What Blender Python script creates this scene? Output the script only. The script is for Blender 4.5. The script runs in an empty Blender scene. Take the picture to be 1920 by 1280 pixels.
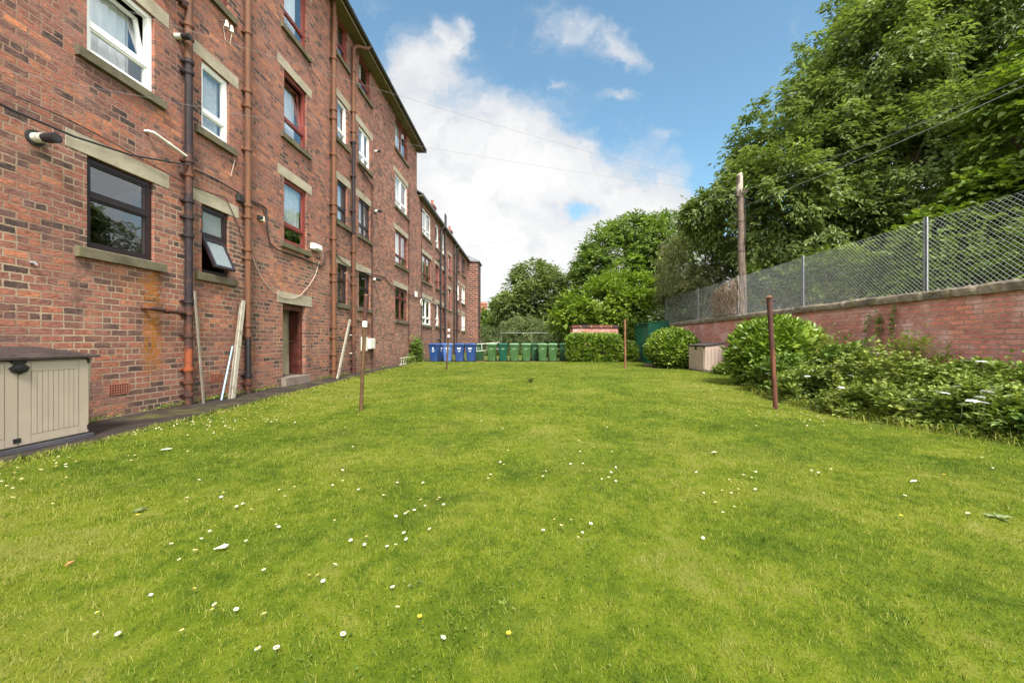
import bpy, math, random
import numpy as np
from mathutils import Vector, Matrix

random.seed(7)
rng = np.random.default_rng(11)
R = math.radians
SC = bpy.context.scene
COL = SC.collection
H = 1.2          # eye height
F = 720.0        # focal length in pixels of a 1920 wide frame
VX, VY = 988.0, 639.0
XF = -6.55       # plane of the tenement front
XW = 7.8         # plane of the garden wall


def at(px, py, Y):
    return ((px - VX) * Y / F, Y, H + (VY - py) * Y / F)


def gr(px, py):
    Y = F * H / (py - VY)
    return ((px - VX) * Y / F, Y)


def fy(px):
    return F * -XF / (VX - px)


def fz(px, py):
    return H + (VY - py) * -XF / (VX - px)


def wy(px):
    return F * XW / (px - VX)


# ------------------------------------------------------------------ objects
ORG = {}


def org(o):
    while o is not None:
        if o.name in ORG:
            return ORG[o.name]
        o = o.parent
    return Vector((0, 0, 0))


def tag(o, label=None, cat=None, group=None, kind=None):
    if label:
        o['label'] = label
    if cat:
        o['category'] = cat
    if group:
        o['group'] = group
    if kind:
        o['kind'] = kind
    return o


def empty(name, loc, rz=0.0, label=None, cat=None, group=None):
    o = bpy.data.objects.new(name, None)
    o.empty_display_size = 0.2
    o.location = loc
    o.rotation_euler = (0, 0, rz)
    COL.objects.link(o)
    ORG[o.name] = Vector(loc)
    return tag(o, label, cat, group)


def local(name, loc=(0, 0, 0), **k):
    """an Empty whose parts are modelled round the origin"""
    o = empty(name, loc, **k)
    ORG[o.name] = Vector((0, 0, 0))
    return o


class MB:
    def __init__(s):
        s.v = []
        s.f = []
        s.m = []

    def add(s, vs, fs, mi=0):
        b = len(s.v)
        s.v += [tuple(p) for p in vs]
        s.f += [tuple(b + i for i in f) for f in fs]
        s.m += [mi] * len(fs)
        return s

    def quad(s, a, b, c, d, mi=0):
        return s.add([a, b, c, d], [(0, 1, 2, 3)], mi)

    def box(s, x0, y0, z0, x1, y1, z1, mi=0, M=None):
        x0, x1 = min(x0, x1), max(x0, x1)
        y0, y1 = min(y0, y1), max(y0, y1)
        z0, z1 = min(z0, z1), max(z0, z1)
        vs = [(x0, y0, z0), (x1, y0, z0), (x1, y1, z0), (x0, y1, z0),
              (x0, y0, z1), (x1, y0, z1), (x1, y1, z1), (x0, y1, z1)]
        if M is not None:
            vs = [tuple(M @ Vector(p)) for p in vs]
        return s.add(vs, [(3, 2, 1, 0), (4, 5, 6, 7), (0, 1, 5, 4), (1, 2, 6, 5), (2, 3, 7, 6), (3, 0, 4, 7)], mi)

    def hexa(s, bot, top, mi=0):
        return s.add(list(bot) + list(top), [(3, 2, 1, 0), (4, 5, 6, 7), (0, 1, 5, 4), (1, 2, 6, 5), (2, 3, 7, 6), (3, 0, 4, 7)], mi)

    def tube(s, pts, r, n=8, mi=0, cap=True):
        pts = [Vector(p) for p in pts]
        rs = r if isinstance(r, (list, tuple)) else [r] * len(pts)
        b = len(s.v)
        prev = None
        for i, p in enumerate(pts):
            if i == 0:
                d = pts[1] - pts[0]
            elif i == len(pts) - 1:
                d = pts[-1] - pts[-2]
            else:
                d = pts[i + 1] - pts[i - 1]
            d = d.normalized() if d.length > 1e-9 else Vector((0, 0, 1))
            if prev is None:
                u = d.orthogonal().normalized()
            else:
                u = prev - d * prev.dot(d)
                u = u.normalized() if u.length > 1e-6 else d.orthogonal().normalized()
            prev = u
            w = d.cross(u)
            for k in range(n):
                a = 2 * math.pi * k / n
                s.v.append(tuple(p + (u * math.cos(a) + w * math.sin(a)) * rs[i]))
        for i in range(len(pts) - 1):
            for k in range(n):
                k2 = (k + 1) % n
                s.f.append((b + i * n + k, b + i * n + k2, b + (i + 1) * n + k2, b + (i + 1) * n + k))
                s.m.append(mi)
        if cap:
            s.f.append(tuple(b + k for k in reversed(range(n))))
            s.m.append(mi)
            e = b + (len(pts) - 1) * n
            s.f.append(tuple(e + k for k in range(n)))
            s.m.append(mi)
        return s

    def build(s, name, mats, parent=None, smooth=False, bevel=0.0):
        if not isinstance(mats, (list, tuple)):
            mats = [mats]
        o_ = org(parent) if parent is not None else Vector((0, 0, 0))
        me = bpy.data.meshes.new(name)
        me.from_pydata([(p[0] - o_.x, p[1] - o_.y, p[2] - o_.z) for p in s.v], [], s.f)
        for m in mats:
            me.materials.append(m)
        if len(mats) > 1:
            me.polygons.foreach_set('material_index', s.m)
        if smooth:
            me.polygons.foreach_set('use_smooth', [True] * len(me.polygons))
            try:
                me.set_sharp_from_angle(angle=R(40))
            except Exception:
                pass
        me.update()
        o = bpy.data.objects.new(name, me)
        COL.objects.link(o)
        if parent is not None:
            o.parent = parent
        if bevel:
            md = o.modifiers.new('bevel', 'BEVEL')
            md.width = bevel
            md.segments = 2
            md.limit_method = 'ANGLE'
        return o


def npmesh(name, V, P, mats, parent=None, rnd=None, mi=None, smooth=False):
    """mesh from arrays: V (n,3), P (m,k) polygons of k corners"""
    o_ = org(parent) if parent is not None else Vector((0, 0, 0))
    V = np.asarray(V, np.float32) - np.array(o_, np.float32)
    P = np.asarray(P, np.int32)
    me = bpy.data.meshes.new(name)
    me.vertices.add(len(V))
    me.vertices.foreach_set('co', V.ravel())
    m, k = P.shape
    me.loops.add(m * k)
    me.loops.foreach_set('vertex_index', P.ravel())
    me.polygons.add(m)
    me.polygons.foreach_set('loop_start', np.arange(0, m * k, k, dtype=np.int32))
    if not isinstance(mats, (list, tuple)):
        mats = [mats]
    for q in mats:
        me.materials.append(q)
    if mi is not None:
        me.polygons.foreach_set('material_index', np.asarray(mi, np.int32))
    me.update(calc_edges=True)
    me.polygons.foreach_set('use_smooth', np.full(m, smooth, dtype=bool))
    if rnd is not None:
        a = me.attributes.new('rnd', 'FLOAT', 'POINT')
        a.data.foreach_set('value', np.asarray(rnd, np.float32))
    o = bpy.data.objects.new(name, me)
    COL.objects.link(o)
    if parent is not None:
        o.parent = parent
    return o


def children(o):
    return [c for c in COL.objects if c.parent == o]


def copy_tree(o, parent=None):
    c = o.copy()
    COL.objects.link(c)
    if parent is not None:
        c.parent = parent
    for ch in list(o.children):
        copy_tree(ch, c)
    return c


# ---------------------------------------------------------------- materials
class T:
    def __init__(s, name=None, nt=None):
        if nt is None:
            s.mat = bpy.data.materials.new(name)
            s.mat.use_nodes = True
            nt = s.mat.node_tree
        nt.nodes.clear()
        s.nt = nt

    def put(s, sock, v):
        if isinstance(v, bpy.types.Node):
            v = v.outputs[0]
        if isinstance(v, bpy.types.NodeSocket):
            s.nt.links.new(v, sock)
        else:
            if hasattr(sock.default_value, '__len__'):
                n = len(sock.default_value)
                if not hasattr(v, '__len__'):
                    v = (v,) * 3
                v = tuple(v)[:n]
                if len(v) < n:
                    v = v + (1.0,) * (n - len(v))
            sock.default_value = v

    def n(s, typ, ins=None, **props):
        nd = s.nt.nodes.new('ShaderNode' + typ)
        for k, v in props.items():
            setattr(nd, k, v)
        for k, v in (ins or {}).items():
            s.put(nd.inputs[k], v)
        return nd

    def math(s, op, a, b=0.0, c=None, clamp=False):
        nd = s.n('Math', {0: a, 1: b}, operation=op, use_clamp=clamp)
        if c is not None:
            s.put(nd.inputs[2], c)
        return nd.outputs[0]

    def vm(s, op, a, b=(0, 0, 0)):
        nd = s.n('VectorMath', {0: a, 1: b}, operation=op)
        return nd.outputs[1] if op in ('LENGTH', 'DOT_PRODUCT', 'DISTANCE') else nd.outputs[0]

    def noise(s, vec, scale, detail=4, rough=0.55, dist=0.0, out='Fac', dim='3D'):
        nd = s.n('TexNoise', {'Scale': scale, 'Detail': detail, 'Roughness': rough, 'Distortion': dist}, noise_dimensions=dim)
        if vec is not None:
            s.put(nd.inputs['Vector'], vec)
        return nd.outputs[out]

    def ramp(s, fac, stops, interp='LINEAR'):
        nd = s.n('ValToRGB', {0: fac})
        cr = nd.color_ramp
        cr.interpolation = interp
        while len(cr.elements) < len(stops):
            cr.elements.new(0.5)
        for e, (p, c) in zip(cr.elements, stops):
            e.position = p
            if not hasattr(c, '__len__'):
                c = (c, c, c)
            e.color = tuple(c)[:3] + (1.0,)
        return nd.outputs[0]

    def mix(s, fac, a, b, blend='MIX'):
        nd = s.n('Mix', data_type='RGBA', blend_type=blend)
        s.put(nd.inputs[0], fac)
        s.put(nd.inputs[6], a)
        s.put(nd.inputs[7], b)
        return nd.outputs[2]

    def mapr(s, v, a, b, c=0.0, d=1.0, smooth=True):
        nd = s.n('MapRange', {0: v, 1: a, 2: b, 3: c, 4: d})
        nd.interpolation_type = 'SMOOTHSTEP' if smooth else 'LINEAR'
        return nd.outputs[0]

    def pos(s):
        return s.n('NewGeometry').outputs['Position']

    def obj(s):
        return s.n('TexCoord').outputs['Object']

    def sep(s, v):
        nd = s.n('SeparateXYZ', {0: v})
        return nd.outputs[0], nd.outputs[1], nd.outputs[2]

    def comb(s, x, y, z=0.0):
        return s.n('CombineXYZ', {0: x, 1: y, 2: z}).outputs[0]

    def bump(s, h, strength=0.4, dist=0.01):
        return s.n('Bump', {'Strength': strength, 'Distance': dist, 'Height': h}).outputs[0]

    def attr(s, name='rnd'):
        return s.n('Attribute', attribute_name=name).outputs['Fac']

    def pbr(s, col, rough=0.6, metal=0.0, normal=None, spec=0.5, coat=0.0):
        p = s.n('BsdfPrincipled', {'Base Color': col, 'Roughness': rough, 'Metallic': metal, 'Specular IOR Level': spec, 'Coat Weight': coat})
        if normal is not None:
            s.put(p.inputs['Normal'], normal)
        return p

    def out(s, sh):
        o = s.n('OutputMaterial', {'Surface': sh})
        return s.mat


def simple(name, col, rough=0.5, metal=0.0, var=0.25, scale=6.0, bump=0.0, spec=0.5, dirt=None, dscale=3.0, damt=0.5):
    t = T(name)
    p = t.obj()
    n = t.noise(p, scale, 5, 0.6)
    lo = tuple(c * (1 - var) for c in col)
    hi = tuple(min(1, c * (1 + var)) for c in col)
    c = t.ramp(n, [(0.3, lo), (0.7, hi)])
    if dirt:
        d = t.noise(p, dscale, 6, 0.65)
        c = t.mix(t.math('MULTIPLY', t.mapr(d, 0.48, 0.66), damt), c, dirt)
    rr = t.math('ADD', t.math('MULTIPLY', n, 0.2), rough - 0.1)
    nm = t.bump(t.noise(p, scale * 8, 5), bump, 0.01) if bump else None
    return t.out(t.pbr(c, rr, metal, nm, spec))


def brick(name, bw, rh, mortar, stops, mcol, squash=0.5, sqf=6, seed=0.0, stain=None, fine=1.0, white=0.0, warm=0.0, dark_base=False, mfade=0.3, wear=1.0, haze=(0.62, 0.47, 0.43)):
    t = T(name)
    x, y, z = t.sep(t.pos())
    h = t.math('ADD', x, y)
    v = t.comb(t.math('ADD', h, seed), z, 0.0)
    wob = t.noise(v, 3.0, 3, 0.6, out='Color')
    v2 = t.vm('ADD', v, t.vm('MULTIPLY', t.vm('SUBTRACT', wob, (0.5, 0.5, 0.5)), (0.03, 0.022, 0)))
    wob2 = t.noise(v, 24.0, 2, 0.6, out='Color')
    v2 = t.vm('ADD', v2, t.vm('MULTIPLY', t.vm('SUBTRACT', wob2, (0.5, 0.5, 0.5)), (0.018, 0.018, 0)))
    b = t.n('TexBrick', {'Vector': v2, 'Color1': (0, 0, 0), 'Color2': (1, 1, 1), 'Mortar': (0, 0, 0), 'Scale': 1.0,
                         'Mortar Size': mortar, 'Mortar Smooth': 0.25, 'Bias': 0.0, 'Brick Width': bw, 'Row Height': rh},
            offset=0.5, offset_frequency=2, squash=squash, squash_frequency=sqf)
    tint, mask = b.outputs['Color'], b.outputs['Fac']
    big = t.noise(v, 0.55, 4, 0.6)
    mid = t.noise(v, 2.2, 4, 0.6)
    tt = t.math('ADD', tint, t.math('MULTIPLY', t.math('SUBTRACT', big, 0.5), 0.35 + 0.45 * wear))
    tt = t.math('ADD', tt, t.math('MULTIPLY', t.math('SUBTRACT', mid, 0.5), 0.35 + 0.3 * wear))
    col = t.ramp(tt, stops)
    # streaks and burns inside a brick
    st = t.noise(t.vm('MULTIPLY', v, (7.0, 38.0, 1.0)), 1.0, 4, 0.65)
    col = t.mix(t.math('MULTIPLY', t.mapr(st, 0.50, 0.68), 0.55 + 0.2 * wear), col, (0.085, 0.047, 0.038))
    st2 = t.noise(t.vm('MULTIPLY', v, (9.0, 30.0, 1.0)), 1.3, 3, 0.6)
    col = t.mix(t.math('MULTIPLY', t.mapr(st2, 0.55, 0.75), 0.45), col, (0.5, 0.25, 0.15))
    grain = t.noise(v, 90.0, 3, 0.7)
    col = t.mix(0.3 + 0.25 * wear, col, t.ramp(grain, [(0.3, 0.5), (0.7, 1.35)]), 'MULTIPLY')
    bit = t.noise(t.vm('MULTIPLY', v, (1.0, 2.2, 1.0)), 17.0, 4, 0.7)
    col = t.mix(0.75 * wear, col, t.ramp(bit, [(0.30, 0.55), (0.5, 1.05), (0.68, 1.6)]), 'MULTIPLY')
    patch = t.noise(t.vm('MULTIPLY', v, (1.0, 1.7, 1.0)), 0.9, 5, 0.6)
    col = t.mix(t.math('MULTIPLY', t.mapr(patch, 0.52, 0.68), 0.45), col, t.mix(1.0, col, (1.75, 1.45, 1.15), 'MULTIPLY'))
    if white:
        w = t.noise(v, 1.7, 6, 0.7)
        col = t.mix(t.math('MULTIPLY', t.mapr(w, 0.46, 0.68), white), col, haze)
    mc = t.mix(t.mapr(t.noise(v, 1.3, 5, 0.65), 0.35, 0.7), mcol, tuple(c * 0.62 for c in mcol))
    mc = t.mix(t.math('MULTIPLY', t.mapr(t.noise(v, 1.1, 5, 0.65), 0.38, 0.62), mfade), mc, (0.22, 0.12, 0.085))
    if dark_base:
        up = t.math('MULTIPLY', t.mapr(t.math('ADD', z, t.math('MULTIPLY', t.math('SUBTRACT', big, .5), 3.0)), 3.2, 5.0), .72)
        mc = t.mix(up, mc, (0.235, 0.125, 0.092))
    c = t.mix(mask, col, mc)
    soot = t.mapr(t.noise(v, 0.9, 6, 0.68), 0.5, 0.72)
    c = t.mix(t.math('MULTIPLY', soot, .22 * wear), c, (0.075, 0.045, 0.038))
    if dark_base:
        lo = t.math('MULTIPLY', t.mapr(t.math('ADD', z, t.math('MULTIPLY', t.noise(v, 1.2, 4), 0.9)), 1.15, 0.45), 0.6)
        c = t.mix(lo, c, t.mix(0.5, c, (0.10, 0.065, 0.05)))
    if stain:
        for (sy, sz0, sz1, sw, amt, scol) in stain:
            dy = t.math('ABSOLUTE', t.math('SUBTRACT', t.math('ADD', y, t.math('MULTIPLY', t.math('SUBTRACT', t.noise(v, 7.0, 5, 0.7), 0.5), 0.42)), sy))
            a = t.mapr(dy, sw, sw * 0.25)
            zz = t.math('ADD', z, t.math('MULTIPLY', t.math('SUBTRACT', t.noise(v, 4.0, 4, 0.7), 0.5), 0.5))
            a = t.math('MULTIPLY', a, t.mapr(zz, sz0, sz0 + 0.5))
            a = t.math('MULTIPLY', a, t.mapr(zz, sz1 + 0.08, sz1 - 0.08))
            a = t.math('MULTIPLY', a, t.mapr(t.noise(v, 13.0, 5, 0.7), 0.36, 0.60))
            c = t.mix(t.math('MULTIPLY', a, amt), c, scol)
    hgt = t.math('SUBTRACT', t.math('MULTIPLY', grain, 0.25), mask)
    hgt = t.math('ADD', hgt, t.math('MULTIPLY', st, 0.35))
    nm = t.bump(t.math('ADD', hgt, t.math('MULTIPLY', bit, 0.9)), 0.85, 0.014)
    return t.out(t.pbr(c, 0.85, 0, nm, 0.25))


def stone(name, col, dark, moss=None):
    t = T(name)
    p = t.pos()
    n = t.noise(p, 2.5, 7, 0.65)
    c = t.ramp(n, [(0.3, dark), (0.62, col)])
    g = t.noise(p, 60, 4, 0.7)
    c = t.mix(0.22, c, t.ramp(g, [(0.3, 0.6), (0.7, 1.25)]), 'MULTIPLY')
    if moss:
        c = t.mix(t.math('MULTIPLY', t.mapr(t.noise(p, 5.5, 6, 0.7), 0.5, 0.66), 0.6), c, moss)
    return t.out(t.pbr(c, 0.9, 0, t.bump(g, 0.5, 0.006), 0.2))


def rusty(name, base, rust, amt=0.5, lo=0.45, hi=0.6, dark=(0.05, 0.03, 0.025)):
    t = T(name)
    p = t.pos()
    n = t.noise(p, 5.0, 7, 0.68)
    c = t.mix(t.math('MULTIPLY', t.mapr(n, lo, hi), amt), base, rust)
    n2 = t.noise(t.vm('MULTIPLY', p, (14, 14, 1.6)), 1.0, 5, 0.6)
    c = t.mix(t.math('MULTIPLY', t.mapr(n2, 0.5, 0.72), 0.55), c, dark)
    n3 = t.noise(p, 40, 5, 0.7)
    c = t.mix(0.3, c, t.ramp(n3, [(0.3, 0.6), (0.7, 1.3)]), 'MULTIPLY')
    return t.out(t.pbr(c, 0.72, 0, t.bump(n3, 0.3, 0.004), 0.35))


def leafmat(name, cols, trans=0.3, rough=0.5, spec=0.4, scale=0.6, tcol=None):
    """cols: dark, mid, light greens that leaves of this plant have"""
    t = T(name)
    r = t.attr('rnd')
    p = t.pos()
    n = t.noise(p, scale, 4, 0.6)
    f = t.math('ADD', t.math('MULTIPLY', r, 0.55), t.math('MULTIPLY', n, 0.6), clamp=True)
    c = t.ramp(f, [(0.22, cols[0]), (0.55, cols[1]), (0.85, cols[2])])
    bs = t.pbr(c, rough, 0, None, spec)
    tl = t.n('BsdfTranslucent', {'Color': t.mix(1.0, c, tcol or (1.25, 1.3, 0.6), 'MULTIPLY')})
    return t.out(t.n('MixShader', {0: trans, 1: bs, 2: tl}))


M = {}
ORNG, RED, BRN, PUR, DRK = (0.40, 0.165, 0.092), (0.272, 0.108, 0.079), (0.198, 0.088, 0.070), (0.125, 0.068, 0.060), (0.048, 0.036, 0.034)
SOOT = [(sy, a, b, w, m, (0.05, 0.034, 0.03)) for (sy, a, b, w, m) in ((5.62, 1.3, 2.45, .14, .5), (6.85, 1.1, 2.45, .12, .55), (7.55, 0, 5.5, .22, .45), (9.15, 0, 3.2, .28, .5), (9.0, 3.5, 9, .2, .35), (12.9, 0, 9.5, .3, .45), (14.2, 0, 8, .3, .4), (11.6, 0, 2.1, .25, .5), (10.4, 2.5, 3.8, .2, .4))]
M['brick'] = brick('tenement brick', 0.25, 0.0985, 0.0125,
                   [(0.0, DRK), (0.13, PUR), (0.36, BRN), (0.60, RED), (0.86, (0.305, 0.115, 0.072)), (1.0, ORNG)],
                   (0.40, 0.295, 0.205), 0.5, 5,
                   stain=[(6.72, 0.45, 2.40, 0.24, 1.0, (0.30, 0.11, 0.013)), (6.45, 1.80, 2.22, 0.55, 0.6, (0.38, 0.14, 0.03))] + SOOT, dark_base=True, white=0.30, haze=(0.42, 0.245, 0.19), mfade=0.7)
M['brick_far'] = brick('tenement brick farther block', 0.25, 0.0985, 0.012,
                       [(0.0, DRK), (0.16, PUR), (0.40, BRN), (0.62, RED), (0.98, (0.42, 0.18, 0.12))],
                       (0.38, 0.27, 0.20), 0.5, 2, seed=3.7, white=0.4, haze=(0.42, 0.25, 0.19), dark_base=True)
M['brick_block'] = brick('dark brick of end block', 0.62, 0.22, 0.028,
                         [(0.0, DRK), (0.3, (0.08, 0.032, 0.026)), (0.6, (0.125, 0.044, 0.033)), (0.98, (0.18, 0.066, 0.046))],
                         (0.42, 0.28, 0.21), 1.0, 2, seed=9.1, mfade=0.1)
M['brick_garden'] = brick('garden wall brick', 0.29, 0.0875, 0.009,
                          [(0.0, (0.43, 0.165, 0.145)), (0.4, (0.52, 0.20, 0.165)), (0.7, (0.57, 0.215, 0.17)), (0.98, (0.60, 0.27, 0.21))],
                          (0.42, 0.32, 0.27), 0.5, 6, seed=1.3, white=0.85, wear=0.35, haze=(0.68, 0.46, 0.42))
M['lintel'] = stone('lintel stone', (0.385, 0.34, 0.255), (0.25, 0.215, 0.155))
M['sill'] = stone('sill stone', (0.145, 0.122, 0.082), (0.06, 0.05, 0.033), (0.12, 0.12, 0.04))
M['step'] = stone('step stone', (0.22, 0.175, 0.145), (0.13, 0.10, 0.082))
M['coping'] = stone('coping concrete', (0.26, 0.21, 0.155), (0.055, 0.046, 0.040), (0.15, 0.13, 0.05))
M['white_upvc'] = simple('white window frame', (0.80, 0.80, 0.78), 0.35, var=0.04)
M['dark_upvc'] = simple('dark brown window frame', (0.022, 0.014, 0.015), 0.35, var=0.2)
M['red_paint'] = simple('red window paint', (0.185, 0.032, 0.022), 0.45, var=0.25, dirt=(0.12, 0.02, 0.015))
M['brown_paint'] = simple('brown red window paint', (0.12, 0.03, 0.022), 0.45, var=0.25)
M['blind'] = simple('white window blind', (0.86, 0.86, 0.87), 0.8, var=0.05)
M['net'] = simple('grey net curtain', (0.60, 0.62, 0.64), 0.85, var=0.1)
M['dark_cloth'] = simple('dark curtain', (0.10, 0.09, 0.09), 0.9, var=0.2)
M['inside'] = simple('dark plaster inside', (0.10, 0.095, 0.09), 0.9)
M['frosted'] = simple('frosted glass', (0.19, 0.22, 0.225), 0.12, var=0.08, scale=40, bump=0.2)
M['plaster'] = simple('cream plaster', (0.60, 0.53, 0.36), 0.85, var=0.1, dirt=(0.35, 0.28, 0.16))
M['door'] = simple('dark red brown door paint', (0.075, 0.022, 0.016), 0.4, var=0.25, dirt=(0.13, 0.05, 0.035))
M['rust_pipe'] = rusty('orange brown pipe paint', (0.105, 0.046, 0.025), (0.17, 0.06, 0.022), 0.6)
M['tan_pipe'] = rusty('tan pipe paint', (0.135, 0.060, 0.030), (0.17, 0.058, 0.022), 0.6, 0.46, 0.62)
M['red_pipe'] = rusty('dark red pipe paint', (0.050, 0.023, 0.019), (0.14, 0.045, 0.018), 0.7, 0.47, 0.6)
M['dark_pipe'] = rusty('dark purple pipe paint', (0.019, 0.013, 0.016), (0.08, 0.03, 0.018), 0.6, 0.52, 0.66)
M['black_pipe'] = simple('black pipe paint', (0.016, 0.013, 0.015), 0.4, var=0.3)
M['orange_rust'] = rusty('bright orange rust', (0.24, 0.058, 0.020), (0.055, 0.023, 0.017), 0.7, 0.5, 0.6)
M['white_plastic'] = simple('old white plastic', (0.68, 0.66, 0.58), 0.5, var=0.1, dirt=(0.35, 0.30, 0.2))
M['black_plastic'] = simple('black plastic', (0.018, 0.018, 0.02), 0.4, var=0.2)
M['cable'] = simple('black cable', (0.02, 0.018, 0.018), 0.6, var=0.2)
M['pale_cable'] = simple('pale cable', (0.50, 0.40, 0.32), 0.6, var=0.15)
M['wire'] = simple('grey overhead wire', (0.16, 0.16, 0.16), 0.5, var=0.1)
M['slate'] = simple('roof slate', (0.14, 0.14, 0.15), 0.6, var=0.35, scale=3, bump=0.4)
M['soffit'] = simple('mossy soffit board', (0.20, 0.15, 0.085), 0.9, var=0.4, scale=3, dirt=(0.07, 0.06, 0.03))
M['gutter'] = simple('dark gutter', (0.05, 0.042, 0.04), 0.45, var=0.3)
M['terracotta'] = simple('terracotta', (0.30, 0.10, 0.06), 0.8, var=0.25)
M['boxcream'] = simple('beige plastic', (0.345, 0.29, 0.23), 0.5, var=0.06, scale=2, dirt=(0.40, 0.33, 0.25), dscale=2.0, damt=0.5)
M['boxtan'] = simple('sun bleached pinkish plastic', (0.42, 0.32, 0.265), 0.55, var=0.08, scale=2, bump=0.05)
M['boxlid'] = simple('dark brown plastic lid', (0.038, 0.028, 0.027), 0.5, var=0.25, scale=5, bump=0.15, dirt=(0.085, 0.065, 0.058))
M['boxbase'] = simple('dark slate plastic', (0.075, 0.072, 0.085), 0.5, var=0.2)
M['bin_blue'] = simple('blue bin plastic', (0.020, 0.058, 0.20), 0.42, var=0.16, scale=3, dirt=(0.06, 0.10, 0.2))
M['bin_lightblue'] = simple('lighter blue bin plastic', (0.07, 0.14, 0.36), 0.42, var=0.15, scale=3, dirt=(0.12, 0.2, 0.4))
M['bin_green'] = simple('mid green bin plastic', (0.046, 0.118, 0.034), 0.42, var=0.18, scale=3, dirt=(0.10, 0.18, 0.09))
M['bin_teal'] = simple('dark teal green bin plastic', (0.004, 0.072, 0.038), 0.4, var=0.15, scale=3)
M['bin_olive'] = simple('dark green bin plastic', (0.022, 0.078, 0.030), 0.42, var=0.2, scale=3)
M['lid_green'] = simple('faded green lid plastic', (0.11, 0.22, 0.10), 0.45, var=0.15, scale=4, dirt=(0.25, 0.36, 0.24))
M['mark_white'] = simple('white print', (0.72, 0.76, 0.80), 0.6, var=0.05)
M['mark_green'] = simple('pale green print', (0.30, 0.42, 0.30), 0.6, var=0.05)
M['rubber'] = simple('black rubber', (0.02, 0.02, 0.02), 0.8)
M['shed_green'] = simple('dark green sheet metal', (0.005, 0.125, 0.062), 0.4, var=0.15, scale=2, dirt=(0.003, 0.045, 0.025), dscale=1.2)
M['galv'] = simple('galvanised steel', (0.31, 0.32, 0.335), 0.45, 0.55, var=0.2, scale=9)
M['mesh_wire'] = simple('galvanised mesh wire', (0.46, 0.47, 0.48), 0.5, 0.2, var=0.15)
M['ppole'] = rusty('weathered pole wood', (0.17, 0.12, 0.09), (0.085, 0.058, 0.046), 0.8, 0.42, 0.6, (0.065, 0.042, 0.033))
M['polecut'] = simple('pale cut wood', (0.33, 0.28, 0.23), 0.9, var=0.2)
M['post_rust'] = rusty('rusty iron post', (0.072, 0.028, 0.020), (0.042, 0.018, 0.013), 0.8, 0.45, 0.6, (0.28, 0.10, 0.04))
M['post_brown'] = rusty('brown iron post', (0.105, 0.058, 0.024), (0.06, 0.03, 0.018), 0.8, 0.45, 0.6, (0.18, 0.08, 0.03))
M['post_tan'] = rusty('tan rusted post', (0.22, 0.105, 0.05), (0.12, 0.05, 0.028), 0.8, 0.45, 0.6, (0.28, 0.12, 0.05))
M['tape'] = simple('white tape', (0.75, 0.75, 0.72), 0.6, var=0.05)
M['old_white'] = rusty('flaking white paint board', (0.33, 0.30, 0.24), (0.14, 0.11, 0.07), 0.7, 0.52, 0.6, (0.25, 0.20, 0.13))
M['silver'] = simple('dull grey strip', (0.20, 0.17, 0.135), 0.5, 0.0, var=0.2)
M['bluetube'] = simple('pale blue tube', (0.25, 0.42, 0.55), 0.45, var=0.1)
M['iron'] = simple('rusty iron rail', (0.075, 0.045, 0.035), 0.7, var=0.3)
M['bark'] = simple('bark', (0.075, 0.055, 0.042), 0.95, var=0.4, scale=8, bump=0.5)
M['twig'] = simple('dry brown twig', (0.27, 0.19, 0.13), 0.9, var=0.3)
M['stem'] = simple('green stem', (0.10, 0.13, 0.035), 0.7)
M['petal'] = simple('white petal', (0.66, 0.66, 0.64), 0.7, var=0.03)
M['yolk'] = simple('yellow flower centre', (0.75, 0.50, 0.03), 0.7, var=0.1)
M['paper'] = simple('white paper', (0.72, 0.71, 0.66), 0.8, var=0.08)
M['dryleaf'] = simple('orange dry leaf', (0.50, 0.16, 0.07), 0.8, var=0.2)
M['paleleaf'] = simple('pale fallen leaf', (0.62, 0.50, 0.36), 0.8, var=0.15)
M['lamp_glass'] = simple('lamp glass', (0.62, 0.64, 0.62), 0.2, var=0.05)

# greens: dark, mid and light leaves of each plant
M['lf_big'] = leafmat('broad tree leaf', [(0.052, 0.084, 0.016), (0.125, 0.175, 0.040), (0.255, 0.310, 0.105)], 0.36)
M['lf_maple'] = leafmat('maple leaf', [(0.050, 0.090, 0.012), (0.11, 0.170, 0.022), (0.22, 0.28, 0.05)], 0.38)
M['lf_shrub'] = leafmat('bank shrub leaf', [(0.055, 0.095, 0.013), (0.115, 0.180, 0.025), (0.25, 0.31, 0.06)], 0.38)
M['lf_olive'] = leafmat('olive grey leaf', [(0.060, 0.074, 0.022), (0.155, 0.170, 0.062), (0.36, 0.355, 0.17)], 0.28)
M['lf_mid'] = leafmat('mid green leaf', [(0.050, 0.092, 0.016), (0.125, 0.195, 0.036), (0.23, 0.31, 0.07)], 0.34, scale=0.3)
M['lf_bright'] = leafmat('bright beech leaf', [(0.060, 0.110, 0.010), (0.140, 0.220, 0.020), (0.28, 0.37, 0.050)], 0.38, scale=0.5)
M['lf_dull'] = leafmat('dull sycamore leaf', [(0.060, 0.085, 0.024), (0.135, 0.180, 0.052), (0.235, 0.285, 0.10)], 0.32, scale=0.25)
M['lf_grey'] = leafmat('grey green shrub leaf', [(0.055, 0.080, 0.028), (0.125, 0.165, 0.06), (0.24, 0.29, 0.13)], 0.25)
M['lf_laurel'] = leafmat('glossy laurel leaf', [(0.040, 0.085, 0.006), (0.130, 0.215, 0.016), (0.33, 0.43, 0.065)], 0.18, 0.35, 0.5, 1.2)
M['lf_weed'] = leafmat('weed leaf', [(0.070, 0.115, 0.016), (0.145, 0.205, 0.030), (0.28, 0.33, 0.075)], 0.2, 0.55, 0.35, 1.5)
M['lf_bramble'] = leafmat('bramble leaf', [(0.062, 0.086, 0.014), (0.140, 0.190, 0.028), (0.28, 0.31, 0.065)], 0.2, 0.55, 0.35, 2.0)
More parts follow.
